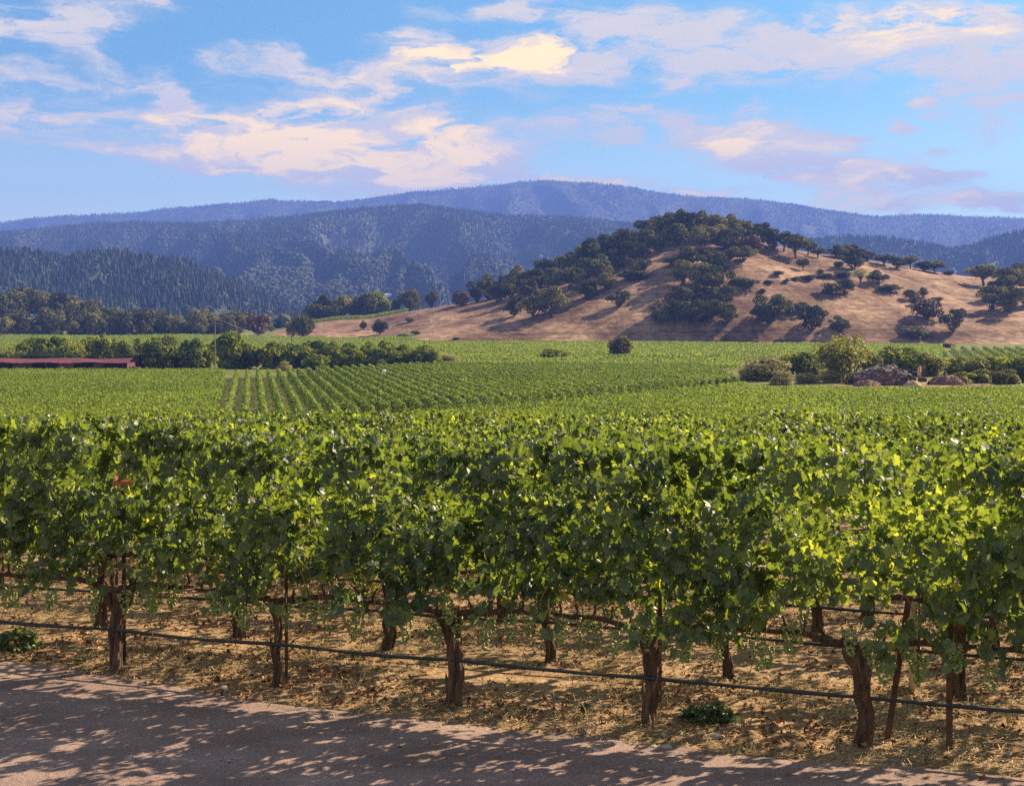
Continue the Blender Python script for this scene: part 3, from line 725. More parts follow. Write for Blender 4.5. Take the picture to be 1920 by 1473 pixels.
# stakes and posts
def angle_post(name, label, cat, x, y, h, lean=(0, 0), w=.045, mat='rust', t=.008, group=None, rz=.3):
    z0 = g1(x, y)
    o = thing(name, label, cat, (x, y, z0), rz, group)
    b = MB(); n = 8
    for i in range(1): pass
    zz = np.linspace(-.15, h, n)
    def quad(ax0, ax1, ay0, ay1):
        V = [(ax + lean[0] * z, ay + lean[1] * z, z) for z in zz for ax, ay in ((ax0, ay0), (ax1, ay0), (ax1, ay1), (ax0, ay1))]
        F = [(4 * i + j, 4 * i + (j + 1) % 4, 4 * i + 4 + (j + 1) % 4, 4 * i + 4 + j) for i in range(n - 1) for j in range(4)] + [(3, 2, 1, 0), (4 * n - 4, 4 * n - 3, 4 * n - 2, 4 * n - 1)]
        b.add(V, np.array(F))
    quad(-w / 2, w / 2, -t / 2, t / 2)             # flange
    quad(-t / 2, t / 2, t / 2 + .001, w)           # stem of the tee
    link('post_shaft', b.build('post_shaft', M[mat]), o)
    b = MB()
    for z in np.arange(.3, h, .12): b.box(-.007 + lean[0] * z, .007 + lean[0] * z, -t / 2 - .012 + lean[1] * z, -t / 2 - .0005 + lean[1] * z, z, z + .02)
    link('stud_strip', b.build('stud_strip', M[mat]), o)
    return o
x, y, _ = hit(1780, 1412); angle_post('trellis_post', 'upright rusty steel post at the right of the front row', 'trellis post', x, y, 1.25, w=.05, rz=0, group='steel posts of the trellis')
x, y, _ = hit(1663, 1400); angle_post('trellis_post', 'rusty steel post leaning to the right against the shaggy vine', 'trellis post', x, y, 1.15, lean=(.17, .05), w=.05, rz=0, group='steel posts of the trellis')
x, y, _ = hit(537, 1280); angle_post('vine_stake', 'thin metal stake along the slim front row grapevine', 'stake', x, y, 1.1, w=.03, rz=.1, group='vine stakes')
x, y, _ = hit(1240, 1345); angle_post('vine_stake', 'dark stake just behind the burled front row grapevine', 'stake', x, y + .1, 1.15, w=.032, rz=.1, group='vine stakes')
x, y, _ = hit(1724, 1300); angle_post('trellis_post', 'dark steel post right behind the pale yellow stake', 'trellis post', x, y + .06, 1.0, w=.05, rz=0, group='steel posts of the trellis')
x, y, z = hit(1711, 1302)
o = thing('marker_stake', 'pale yellow wooden stake with a green band in the second row', 'stake', (x, y, z))
b = MB(); b.tube([(0, 0, -.1), (.004, 0, .3), (.01, 0, .62), (.012, 0, .80), (.012, 0, .81)], [.038, .037, .037, .036, .030], 16); link('stake_shaft', b.build('stake_shaft', M['wood_pale'], True), o)
b = MB(); b.tube([(.0085, 0, .50), (.0088, 0, .512)], [.0385, .0385], 16); link('green_band', b.build('green_band', M['green_band'], True), o)
# rust-red crossarm poking out of the leaves at upper left
xx, yy = 0, 12.62; xx = (232 - 960) / FX * yy; zz = EYE - (898 - HY) / FX * 12.05
o = thing('trellis_crossarm', 'rust-red steel crossarm on a post poking out of the leaves at left', 'trellis crossarm', (xx, yy, g1(xx, yy)), .30)
zt = zz - g1(xx, yy)
M['red_rust'] = plain_mat('red_rust', (.20, .05, .022), (.36, .11, .045), 20, .7, .3, .004)
b = MB(); b.box(-.08, .04, -.84, .02, zt - .022, zt + .004); b.box(-.11, .07, -.87, -.841, zt - .026, zt + .01); link('crossarm', b.build('crossarm', M['red_rust']), o)
b = MB(); b.box(-.02, .02, -.019, .019, -.1, zt - .031); link('post', b.build('post', M['machine_dark']), o)

# ------------------------------------------------------------------ what lies on the ground under the vines
lr = np.random.default_rng(77)
SMALL = np.array([(0, -.05), (.32, .05), (.5, .42), (.25, .62), (0, 1.0), (-.28, .6), (-.5, .38), (-.3, .02)])
def scatter(n, s0, s1, n0, n1, dens=None):
    s = lr.uniform(s0, s1, n); m = n0 + (n1 - n0) * lr.random(n)
    if dens is not None:
        k = lr.random(n) < dens(s, m); s, m = s[k], m[k]
    x, y = rowpt(s, m)
    return x, y, ground(x, y), s, m
def litter_d(s, m):
    d = .35 + .9 * fbm(s * .9, m * 1.4, 3, 31) + .25 * np.exp(-((m - ROW_N[0]) / .5) ** 2)
    d = d * sstep(-.35, .4, m - road_edge(s)) + .012
    return d
x, y, z, s, m_ = scatter(90000, -13, 7, 9.3, 18, lambda s, m: litter_d(s, m) * .62)
n = len(x)
nn = np.stack([lr.normal(0, .55, n), lr.normal(0, .55, n), np.ones(n)], -1); tt = lr.normal(0, 1, (n, 3))
V, F, k = leaf_batch(np.stack([x, y, z + lr.uniform(.005, .03, n)], -1), nn, tt, lr.uniform(.018, .056, n), lr, SMALL, .35, .5)
tag(link('fallen_leaves', mesh('fallen_leaves', V, F, M['dead_leaf'], np.repeat(lr.random(n) ** 1.15, k))), 'brown and rust dead vine leaves littering the soil under the vines', 'dead leaves', kind='stuff')
# straw: flattened dry grass with a few upright tufts
def straw_d(s, m):
    return np.clip(.45 + 1.1 * fbm(s * .7 + 40, m * 1.1, 3, 61), .02, 1) * (sstep(-.3, .35, m - road_edge(s)) + .006)
x, y, z, s, m_ = scatter(260000, -13, 7, 9.3, 18, straw_d)
n = len(x); a = lr.normal(0.2, 1.0, n); up = np.abs(lr.normal(.12, .22, n)); up = np.where(fbm(s * 2.2, m_ * 3.1, 2, 91) > .34, up + lr.uniform(.3, 1.6, n), up); ln = lr.uniform(.04, .125, n) * (1 + .6 * (up > .7)); wd = lr.uniform(.0018, .0038, n)
d = unit(np.stack([np.cos(a), np.sin(a), up], -1)); sd = np.stack([-np.sin(a), np.cos(a), np.zeros(n)], -1) * wd[:, None]
p0 = np.stack([x, y, z + .004 + lr.uniform(0, .025, n)], -1); p1 = p0 + d * (ln * .55)[:, None]; d2 = unit(d + np.stack([lr.normal(0, .3, n), lr.normal(0, .3, n), -.35 * np.ones(n)], -1)); p2 = p1 + d2 * (ln * .45)[:, None]
V = np.stack([p0 - sd, p0 + sd, p1 + sd * .8, p1 - sd * .8, p2], 1).reshape(-1, 3)
bI = np.arange(n)[:, None] * 5
me = mesh('dry_grass', V, [bI + np.array([[0, 1, 2, 3]]), bI + np.array([[3, 2, 4]])], M['straw'], np.repeat(lr.random(n), 5))
tag(link('dry_grass', me), 'flattened straw-coloured dry grass between the vine trunks', 'dry grass', kind='stuff')
# pebbles and crumbs on the road and at its edge
x, y, z, s, m_ = scatter(26000, -9, 6, 6.2, 12, lambda s, m: np.clip(.25 + .8 * fbm(s * .8, m * .9, 3, 15), .05, 1) * (.35 + .65 * np.exp(-((m - road_edge(s)) / .9) ** 2)))
n = len(x); sz = .004 + .011 * lr.random(n) ** 3 + .03 * (lr.random(n) < .006)
V, F, T = blobs(np.stack([x, y, z + .014 + sz * .25], -1), np.stack([sz * 1.25, sz, sz * .7], -1), lr, .3)
tag(link('gravel', mesh('gravel', V, F, M['stone'], T)), 'loose gravel and crumbs of soil scattered over the dirt road', 'gravel', kind='stuff')
# single larger stones
ST = [(1022, 1345, .055, 'pale fist-sized stone at the road edge right of the middle trunk'), (745, 1318, .04, 'small pale stone lying in dead leaves left of the middle trunk'), (1250, 1405, .05, 'rough grey stone on the road edge below the burled vine'), (1225, 1412, .04, 'smaller stone beside the rough grey stone on the road'),
      (20, 1258, .05, 'flat stone at the road edge by the left photo border'), (1295, 1190, .09, 'large tan stone under the vines behind the second row at right'), (1600, 1330, .06, 'broad pale stone lying left of the shaggy vine'), (1615, 1345, .045, 'tan clod right under the hose by the shaggy vine'), (335, 1182, .04, 'small yellowish stone under the front hose, right of the forked vine')]
for (px, py, sz, lb) in ST:
    x, y, z = hit(px, py)
    rr = np.random.default_rng(px)
    V = ICO * np.array([sz * 1.3, sz, sz * .75]) * (1 + .35 * (rr.random((12, 1)) - .5))
    me = mesh('stone', V, ICF, M['stone'], np.full(12, rr.random() * .6 + .3))
    o = link('stone', me, None, (x, y, z + sz * .3)); tag(o, lb, 'stone', 'stones by the road')
    md = o.modifiers.new('s', 'SUBSURF'); md.levels = md.render_levels = 1
# green weeds
def weed(px, py, w_, n, label, low=.5, size=.07):
    rr = np.random.default_rng(px * 3 + py)
    x, y, z = hit(px, py)
    W = w_ / FX * y
    a = rr.random(n) * 6.28; q = np.sqrt(rr.random(n)) * W / 2
    P = np.stack([q * np.cos(a), q * np.sin(a) * .6, .03 + W * low * (1 - (q / W * 2) ** 2) * rr.random(n)], -1)
    nn = np.stack([rr.normal(0, .5, n), -.3 + rr.normal(0, .4, n), np.ones(n)], -1)
    V, F, k = leaf_batch(P, nn, rr.normal(0, 1, (n, 3)), rr.uniform(.5, 1.1, n) * size, rr)
    o = thing('weed_plant', label, 'weed', (x, y, z))
    link('leaves', mesh('weed_leaves', V, F, M['vine_leaf'], np.repeat(rr.random(n) * .55, k)), o)
    b = MB()
    for i in range(0, n, 4): b.tube([(P[i][0] * .3, P[i][1] * .3, 0), (P[i][0] * .8, P[i][1] * .8, P[i][2] * .6), P[i]], .003, 4)
    link('stem', b.build('weed_stem', M['cane']), o)
weed(1328, 1352, 105, 150, 'low dark green weed clump at the road edge right of the burled vine', .22)
weed(30, 1222, 85, 110, 'trailing green vine leaves on the ground at the left photo edge', .5, .085)
weed(150, 1250, 30, 8, 'tiny light green sprout at the bend of the road edge', .5, .06)
weed(1098, 1348, 22, 12, 'small bright green sprout at the road edge between two trunks', .9, .06)
# tall dry grass stems in the gaps
for (px, py, hh, lb) in [(1490, 1335, .52, 'tall dry grass stalks standing left of the shaggy grapevine'), (335, 1228, .2, 'short dry grass tuft right of the forked vine'), (690, 1290, .28, 'straw tuft in the gap left of the middle trunk'), (1395, 1375, .16, 'short pale grass tuft at the road edge beyond the weed clump'), (1580, 1345, .18, 'little dry tuft under the front hose, left of the shaggy vine'), (1895, 1370, .25, 'dry grass tuft at the right photo edge')]:
    x, y, z = hit(px, py); rr = np.random.default_rng(px); b = MB()
    for i in range(16):
        a = rr.uniform(0, 6.28); l = hh * rr.uniform(.5, 1.05); sp = rr.uniform(.02, .22)
        q0 = np.array([rr.normal(0, .025), rr.normal(0, .025), -.02])
        b.tube([q0, q0 + np.array([math.cos(a) * sp * l * .3, math.sin(a) * sp * l * .3, l * .55]), q0 + np.array([math.cos(a) * sp * l, math.sin(a) * sp * l, l])], [.0028, .002, .001], 4, t=rr.random())
    o = link('grass_tuft', b.build('grass_tuft', M['straw']), None, (x, y, z)); tag(o, lb, 'grass tuft', 'dry grass tufts')

# ------------------------------------------------------------------ trees
def crown_mesh(name, seed, mat, nblob=16, nleaf=2200, ls=.055, zlo=.28, flat=1.0, spread=.5, rb=(.16, .27), airy=0.0, sparse=1.0, column=False, up=0.0):
    """unit crown (height 1, width 1): leaf sprays gathered on many lobes"""
    rng = np.random.default_rng(seed)
    zc = (1 + zlo) / 2; hz = (1 - zlo) / 2
    d = unit(rng.normal(0, 1, (nblob, 3))); d[:, 2] = d[:, 2] * .95 + .03
    q = rng.random(nblob) ** .38
    rad = rng.uniform(*rb, nblob)
    c = d * q[:, None] * np.array([spread - .16, spread - .16, hz - .12]) + np.array([0, 0, zc])
    if column: c[:, :2] *= np.interp(c[:, 2], [zlo, zc, 1], [1, .9, .35])[:, None]
    per = rng.multinomial(int(nleaf), rad ** 2 / (rad ** 2).sum())
    ci = np.repeat(np.arange(nblob), per); n = len(ci)
    e = unit(rng.normal(0, 1, (n, 3))); e[:, 2] = np.where(e[:, 2] < -.8, -e[:, 2], e[:, 2])
    # each lobe breaks into smaller sprays, leaving gaps
    lum = fbm(e[:, 0] * 3 + ci * 7.3, e[:, 1] * 3 + e[:, 2] * 2.5, 3, seed)
    rr = rad[ci] * (.80 + .25 * rng.random(n) + .38 * lum)
    P = c[ci] + e * rr[:, None] * np.array([1, 1, .82 * flat])
    k = (P[:, 2] > zlo * .55 - .02) & (lum > -.30 + airy * .5 * rng.random(n)) & (rng.random(n) < sparse)
    P, e, ci, lum = P[k], e[k], ci[k], lum[k]; n = len(P)
    nn = unit(e + rng.normal(0, .55, (n, 3)) + np.array([0, 0, up])); tt = unit(np.cross(nn, rng.normal(0, 1, (n, 3)))); bb = np.cross(nn, tt)
    s = ls * rng.uniform(.55, 1.25, n)[:, None]
    V = np.stack([P - tt * s - bb * s * .6, P + tt * s * .2 - bb * s, P + tt * s + bb * s * .5, P - tt * s * .3 + bb * s * .9 + nn * s * .3], 1).reshape(-1, 3)
    F = np.arange(n * 4).reshape(-1, 4)
    # every lobe has a shade of its own, leaves vary round it
    t = np.clip(.45 + .30 * rng.standard_normal(nblob)[ci] * .6 + .22 * rng.standard_normal(n) * .8 + .25 * lum, 0, 1)
    return mesh(name, V, F, M[mat], np.repeat(t, 4)), c, rad
def trunk_mesh(seed, crown_c, base=.035, zlo=.28, stems=1, mat='tree_bark', lean=.03):
    rng = np.random.default_rng(seed); b = MB()
    for s in range(stems):
        x0 = rng.normal(0, .05) if stems > 1 else 0; y0 = rng.normal(0, .04) if stems > 1 else 0
        fork = np.array([x0 * 3 + rng.normal(0, lean), y0 * 3 + rng.normal(0, lean), zlo * rng.uniform(.75, 1.1)])
        r = base / math.sqrt(stems)
        b.tube([(x0, y0, -.06), (x0, y0, .0), (x0 * 1.5 + rng.normal(0, .008), y0 * 1.5, fork[2] * .5), fork], [r * 1.5, r * 1.15, r * .95, r * .8], 8, jit=.1, rng=rng)
        for c in crown_c[s::stems]:
            if rng.random() < .25: continue
            mid = fork * .45 + c * .55 + np.array([0, 0, -.04]) + rng.normal(0, .02, 3)
            b.tube([fork - np.array([0, 0, .01]), mid, c, c + (c - mid) * .5], [r * .62, r * .36, r * .18, r * .06], 5)
    return b.build('tree_trunk', M[mat])
KIND = {}
def make_kind(key, nvar, seed, mat, tr=True, stems=1, base=.035, zlo=.28, **k):
    KIND[key] = []
    for i in range(nvar):
        cm, c, rad = crown_mesh(key + '_crown', seed + i, mat, zlo=zlo, **k)
        KIND[key].append((cm, trunk_mesh(seed + 50 + i, c, base, zlo, stems)))
make_kind('oak_tree', 6, 1000, 'oak_leaf', nblob=17, nleaf=4800, ls=.028, zlo=.05, spread=.64, rb=(.08, .23), airy=.35)
make_kind('brown_tree', 2, 1100, 'brown_leaf', nblob=20, nleaf=3200, ls=.038, zlo=.04, airy=.3)
make_kind('open_oak', 3, 1200, 'oak_leaf', nblob=20, nleaf=2200, ls=.040, zlo=.36, airy=.5, flat=.75, base=.04)
make_kind('bare_tree', 1, 1300, 'sage_leaf', nblob=18, nleaf=900, ls=.034, zlo=.35, airy=.9, base=.045)
make_kind('shrub', 3, 1400, 'oak_leaf', nblob=16, nleaf=1500, ls=.05, zlo=.02, base=.02)
make_kind('dry_shrub', 2, 1450, 'sage_leaf', nblob=34, nleaf=5200, ls=.022, zlo=-.18, base=.02, up=.2, rb=(.10, .2))
make_kind('orchard_tree', 5, 1500, 'orchard_leaf', nblob=26, nleaf=4200, ls=.038, zlo=-.22, rb=(.13, .22), base=.03)
make_kind('green_shrub', 2, 1550, 'orchard_leaf', nblob=26, nleaf=3600, ls=.034, zlo=-.15, base=.02)
make_kind('willow_tree', 1, 1600, 'willow_leaf', nblob=44, nleaf=4200, ls=.020, zlo=.16, stems=7, base=.045, rb=(.09, .16), airy=.9, sparse=.85)
make_kind('yellow_tree', 2, 1650, 'willow_leaf', nblob=22, nleaf=4200, ls=.030, zlo=-.12, rb=(.13, .24))
make_kind('dense_tree', 2, 1700, 'oak_leaf', nblob=26, nleaf=4200, ls=.034, zlo=.08, rb=(.18, .27))
make_kind('pointed_tree', 2, 1750, 'oak_leaf', nblob=26, nleaf=3000, ls=.038, zlo=.04, column=True, rb=(.12, .2))
tr_ = random.Random(9)
CATN = {'brown_tree': 'tree', 'open_oak': 'tree', 'oak_tree': 'tree', 'bare_tree': 'tree', 'shrub': 'shrub', 'dry_shrub': 'shrub', 'green_shrub': 'shrub', 'orchard_tree': 'tree', 'willow_tree': 'tree', 'yellow_tree': 'tree', 'dense_tree': 'tree', 'pointed_tree': 'tree'}
def tree(kind, px, py, wpx, hpx, label, group=None, y=None, hf=None, ys=None, name=None, sink=.05):
    if y is None: x, y, z = hit(px, py, hf, ys)
    else: x = (px - 960) / FX * y; z = float((hf or ground)(np.array([x]), np.array([float(y)]))[0])
    W = wpx / FX * y; H = hpx / FX * y; kw = 1.28 if kind in ('orchard_tree', 'dry_shrub', 'green_shrub', 'yellow_tree', 'willow_tree') else 1.05; H *= 1.15 if kind in ('dry_shrub', 'green_shrub') else 1
    cm, tm = KIND[kind][tr_.randrange(len(KIND[kind]))]
    o = thing(name or kind, label, CATN[kind], (x, y, z - .1 - sink * H), tr_.uniform(0, 6.28), group, (W * kw, W * kw, H * 1.04))
    link('trunk', tm, o); link('crown', cm, o)
    return o

OK, BR, OP, SH, BA = 'oak_tree', 'brown_tree', 'open_oak', 'shrub', 'bare_tree'
G1, G2, G3 = 'oaks of the wooded left shoulder of the knoll', 'oaks of the grove on the knoll summit', 'oaks of the big grove in the middle of the knoll'
S1 = 'dark oak crowded into the wood on the left shoulder of the golden knoll'
S2 = 'dark oak crowded into the grove on the summit of the golden knoll'
S3 = 'oak in the big dark grove running down the middle of the golden knoll'
KN = [
 (BR, 866, 574, 34, 30, 'brown bush at the far left end of the wooded knoll shoulder', None), (OK, 893, 568, 40, 44, S1, G1), (OK, 915, 562, 48, 50, S1, G1), (OK, 932, 566, 44, 34, S1, G1), (BR, 948, 548, 40, 40, 'rust-brown dry tree low on the left skyline of the knoll', None), (OK, 958, 558, 50, 40, S1, G1), (OK, 975, 540, 48, 46, S1, G1), (BR, 992, 536, 34, 32, 'dry brown tree on the knoll skyline, between two dark oaks', None),
 (OK, 985, 562, 56, 42, S1, G1), (OK, 1012, 545, 52, 42, S1, G1), (OK, 1020, 525, 46, 42, S1, G1), (BR, 1040, 514, 36, 34, 'orange-brown tree on the skyline left of the tallest shoulder oaks', None), (OK, 1040, 540, 54, 42, S1, G1), (OK, 1062, 520, 52, 44, S1, G1), (OK, 1075, 540, 50, 40, S1, G1), (OK, 1080, 505, 50, 48, S1, G1), (OK, 1098, 524, 52, 44, S1, G1), (OK, 1093, 484, 42, 40, S1, G1),
 (OK, 1118, 500, 58, 56, S1, G1), (OK, 1125, 528, 54, 44, S1, G1), (OK, 1140, 482, 56, 48, S1, G1), (BR, 1148, 458, 40, 32, 'russet-topped tree on the skyline above the shoulder wood', None), (OK, 1150, 506, 50, 42, S1, G1), (OK, 1168, 478, 54, 48, S1, G1), (OK, 1180, 458, 48, 40, S1, G1), (OK, 1190, 490, 46, 40, S1, G1), (OK, 1208, 470, 50, 42, S1, G1), (OK, 1135, 545, 42, 34, S1, G1), (OK, 1232, 474, 40, 34, S1, G1),
 (OK, 968, 592, 46, 40, 'low dark oak leftmost of the four at the foot of the wooded shoulder', None), (OK, 1000, 596, 54, 46, 'oak with two rounded heads at the foot of the wooded shoulder', None), (OK, 1034, 592, 62, 56, 'tall broad oak at the foot of the shoulder wood, nearest the open slope', None), (OK, 1098, 560, 50, 38, 'broad spreading oak on the lower edge of the shoulder wood', None), (OK, 1162, 574, 42, 31, 'lone round oak on the open golden slope left of the middle grove', None), (SH, 1188, 526, 62, 20, 'low bush below the single oak at the right edge of the shoulder wood', None), (OK, 1198, 520, 46, 38, 'single oak at the right edge of the shoulder wood above a low bush', None),
 (OK, 1214, 448, 44, 44, S2, G2), (OK, 1236, 452, 52, 50, S2, G2), (OK, 1258, 448, 54, 50, S2, G2), (OK, 1280, 444, 56, 54, S2, G2), (OK, 1298, 452, 60, 58, S2, G2), (OK, 1318, 446, 56, 52, S2, G2), (OK, 1340, 456, 62, 54, S2, G2), (BR, 1352, 442, 40, 38, 'brownish-topped tree in the middle of the summit grove', None), (OK, 1366, 450, 56, 50, S2, G2), (OK, 1385, 460, 58, 50, S2, G2), (BR, 1392, 446, 42, 40, 'rusty brown tree on the right half of the summit grove', None), (OK, 1410, 466, 56, 48, S2, G2), (OK, 1428, 458, 46, 42, S2, G2), (OK, 1265, 462, 60, 44, S2, G2), (OK, 1320, 465, 62, 46, S2, G2), (OK, 1365, 468, 56, 42, S2, G2), (BR, 1405, 474, 50, 34, 'dull brown tree at the right foot of the summit grove', None),
 (OK, 1450, 466, 44, 40, 'dark oak just right of the summit grove, first on the descending ridge', None), (OP, 1470, 472, 44, 38, 'open-crowned oak second on the ridge right of the summit grove', None), (OP, 1492, 484, 54, 46, 'spreading oak with bare trunk on the ridge right of the summit', None), (OP, 1515, 478, 34, 26, 'flat-topped oak leaning right on the ridge skyline', None), (OP, 1534, 484, 32, 20, 'low spreading oak on the skyline between ridge oak and wide oak', None),
 (OK, 1575, 484, 42, 26, 'left dome of the widest oak pair on the right-hand ridge', None), (OK, 1596, 484, 50, 28, 'right dome of the widest oak pair on the right-hand ridge', None), (OK, 1625, 489, 34, 18, 'small dark oak tailing off the wide pair on the ridge', None), (OP, 1657, 497, 44, 20, 'flat oak on the skyline, left of the row of five', None), (OK, 1683, 504, 30, 22, 'short dark oak in the row of five on the skyline', None), (OP, 1707, 504, 34, 26, 'tallest oak in the row of five on the skyline', None), (OK, 1732, 509, 34, 20, 'low dark oak right of the tallest skyline row oak', None), (OP, 1753, 511, 40, 24, 'wide open oak near the right end of the skyline row', None), (SH, 1781, 515, 24, 9, 'low shrub at the right end of the skyline oak row', None),
 (OK, 1393, 490, 46, 30, 'lone oak just under the summit grove, above the open gold slope', None), (SH, 1366, 488, 26, 20, 'small bush left of the lone oak under the summit grove', None),
 (OP, 1506, 508, 26, 24, 'little oak standing alone on gold grass under the ridge', None), (OK, 1600, 505, 42, 27, 'compact dark oak standing in front of the wide ridge pair', None), (SH, 1571, 502, 20, 13, 'small shrub left of the compact dark oak', None), (SH, 1458, 517, 24, 10, 'small dark shrub left end of the shrub line below the ridge', None), (SH, 1538, 513, 14, 9, 'tiny shrub on the gold slope below the little oak', None),
 (SH, 1515, 524, 34, 10, 'left shrub of the long low hedge on the upper slope', None), (SH, 1545, 522, 40, 11, 'second shrub of the long low hedge on the upper slope', None), (SH, 1578, 520, 40, 11, 'right shrub of the long low hedge on the upper slope', None), (SH, 1441, 532, 19, 8, 'small round shrub left of the long low hedge', None), (SH, 1474, 531, 13, 9, 'smallest round shrub just left of the long low hedge', None), (SH, 1491, 527, 17, 9, 'round shrub touching the left end of the long hedge', None), (SH, 1394, 537, 56, 18, 'wide low bush at the right edge of the middle grove', None), (SH, 1429, 549, 15, 8, 'tiny bush alone on gold grass below the wide low bush', None),
 (BA, 1613, 532, 40, 30, 'pale half-bare oak with visible branches on the upper slope', None), (OK, 1649, 533, 36, 28, 'dark oak right of the pale half-bare oak', None), (OK, 1583, 552, 40, 30, 'rounded oak bush left below the pale half-bare oak', None), (SH, 1557, 552, 46, 24, 'spreading bush at the left of the clump below the bare oak', None), (SH, 1664, 546, 50, 14, 'low flat bush under the dark oak right of the bare oak', None),
 (OK, 1290, 505, 56, 44, S3, G3), (OK, 1328, 500, 50, 40, S3, G3), (OK, 1280, 535, 56, 48, S3, G3), (OK, 1318, 545, 58, 52, S3, G3), (OK, 1346, 545, 50, 52, S3, G3), (OK, 1352, 520, 40, 40, S3, G3), (OK, 1358, 578, 46, 42, S3, G3), (OK, 1278, 580, 54, 46, S3, G3), (OK, 1318, 582, 58, 48, S3, G3), (OK, 1238, 607, 46, 46, 'leftmost oak at the foot of the big middle grove', None), (OK, 1270, 606, 54, 46, S3, G3), (OK, 1302, 608, 54, 46, S3, G3), (OK, 1332, 607, 52, 48, S3, G3), (OK, 1362, 606, 46, 42, 'rightmost oak at the foot of the big middle grove', None), (SH, 1262, 500, 40, 22, 'pale dry bush at the top left of the big middle grove', None),
 (OK, 1446, 604, 66, 54, 'big dark rounded oak alone on the lower slope right of the middle grove', None), (OK, 1428, 602, 44, 34, 'low left shoulder of the big rounded oak on the lower slope', None), (OK, 1480, 588, 34, 28, 'smaller oak touching the right side of the big rounded oak', None), (OK, 1506, 586, 28, 22, 'small oak behind the left of the upright oak on the lower slope', None), (OK, 1522, 621, 50, 52, 'upright dark oak on the lower slope right of the big rounded oak', None), (OK, 1576, 622, 44, 31, 'dark oak rising behind the yellow-green willow', None),
 (OK, 1707, 563, 28, 21, 'small oak above the left end of the brown thicket', None), (OK, 1731, 558, 18, 20, 'slender little tree above the brown thicket', None), (OK, 1714, 574, 18, 16, 'little dark oak between small oak and brown thicket', None), (BR, 1738, 598, 62, 40, 'wide brown thicket on the right-hand slope', None), (OK, 1752, 572, 30, 16, 'dark bush on top of the brown thicket', None), (OK, 1789, 622, 42, 46, 'upright dark oak left of the shadowy right-hand wood', None), (SH, 1710, 631, 62, 21, 'long low bush near the foot of the right-hand slope', None),
 (OP, 1844, 536, 60, 42, 'spreading oak on the skyline at the right, sky under its crown', None), (OK, 1862, 580, 56, 46, 'dark oak lowest in the wood at the right photo edge', None), (OK, 1890, 545, 54, 44, 'middle oak of the wood at the right photo edge', None), (OK, 1896, 586, 54, 48, 'lower right oak of the wood at the right photo edge', None), (OK, 1918, 530, 50, 40, 'highest oak of the wood, cut by the right photo edge', None), (OK, 1922, 572, 50, 50, 'oak cut by the right photo edge, below the highest one', None), (OK, 1868, 556, 40, 34, 'oak left of the middle oak in the right-hand wood', None)]
for (kd, px, py, w_, h_, lb, gp) in KN: tree(kd, px, py, w_, h_, lb, gp or 'oaks and bushes scattered over the golden knoll')

# lone trees and shrubs on the valley floor and the low golden rise
tree('dense_tree', 1166, 668, 48, 42, 'dark round tree standing alone in the vineyard below the knoll', y=455)
tree('green_shrub', 1043, 678, 50, 28, 'broad green bush in the vineyard left of the dark round tree', y=420)
tree('shrub', 1090, 676, 26, 10, 'low scrub right of the broad green vineyard bush', y=425); tree('shrub', 1118, 674, 30, 10, 'low scrub just left of the dark round tree', y=430)
tree('dry_shrub', 840, 684, 36, 24, 'olive dry shrub at the right end of the orchard', y=385); tree('dry_shrub', 869, 682, 26, 14, 'small tawny shrub right of the olive dry shrub', y=388)
tree('dense_tree', 568, 625, 40, 48, 'dark broad tree at the left edge of the golden field', y=742); tree('dense_tree', 548, 618, 28, 34, 'left half-crown of the dark broad tree by the golden field', y=760)
tree('dense_tree', 681, 619, 15, 18, 'small round oak on the golden field'); tree('dense_tree', 712, 627, 30, 28, 'larger round oak on the golden field')
tree('shrub', 755, 632, 26, 7, 'low green bush at the foot of the golden field'); tree('shrub', 779, 627, 21, 8, 'dark low bush at the toe of the knoll'); tree('shrub', 768, 604, 20, 11, 'dark bush where the low rise meets the knoll'); tree('shrub', 855, 637, 14, 5, 'tiny dark bush at the foot of the knoll, left')
BK = [('pointed_tree', 609, 52, 34, 'dark pointed conifer behind the low rise', 905), ('dense_tree', 592, 34, 44, 'dark tree left of the pointed conifer on the rise', 900), ('dense_tree', 640, 40, 52, 'round dark tree right of the pointed conifer', 905), ('dense_tree', 665, 30, 34, 'low dark tree in the gap left of the two tall round trees', 910), ('dense_tree', 688, 44, 48, 'left of two tall round trees crowning the low rise', 900), ('orchard_tree', 710, 50, 40, 'brighter right one of two tall round trees crowning the rise', 910), ('dense_tree', 741, 22, 18, 'small tree between the tall pair and the wide dark tree', 905), ('dense_tree', 770, 40, 46, 'wide dark tree at the right of the low rise', 905), ('pointed_tree', 809, 34, 26, 'short conifer beside the toe of the knoll', 900), ('dense_tree', 622, 26, 40, 'dark undergrowth tree in front of the pointed conifer', 890)]
for (kd, px, h_, w_, lb, y_) in BK: tree(kd, px, 0, w_, h_ + 4, lb, 'trees on the crest of the low rise', y=y_)
tree('brown_tree', 484, 621, 46, 44, 'reddish half-bare tree between oak wood and golden field', y=790); tree('shrub', 508, 612, 16, 12, 'little dark tree right of the reddish tree', y=860)

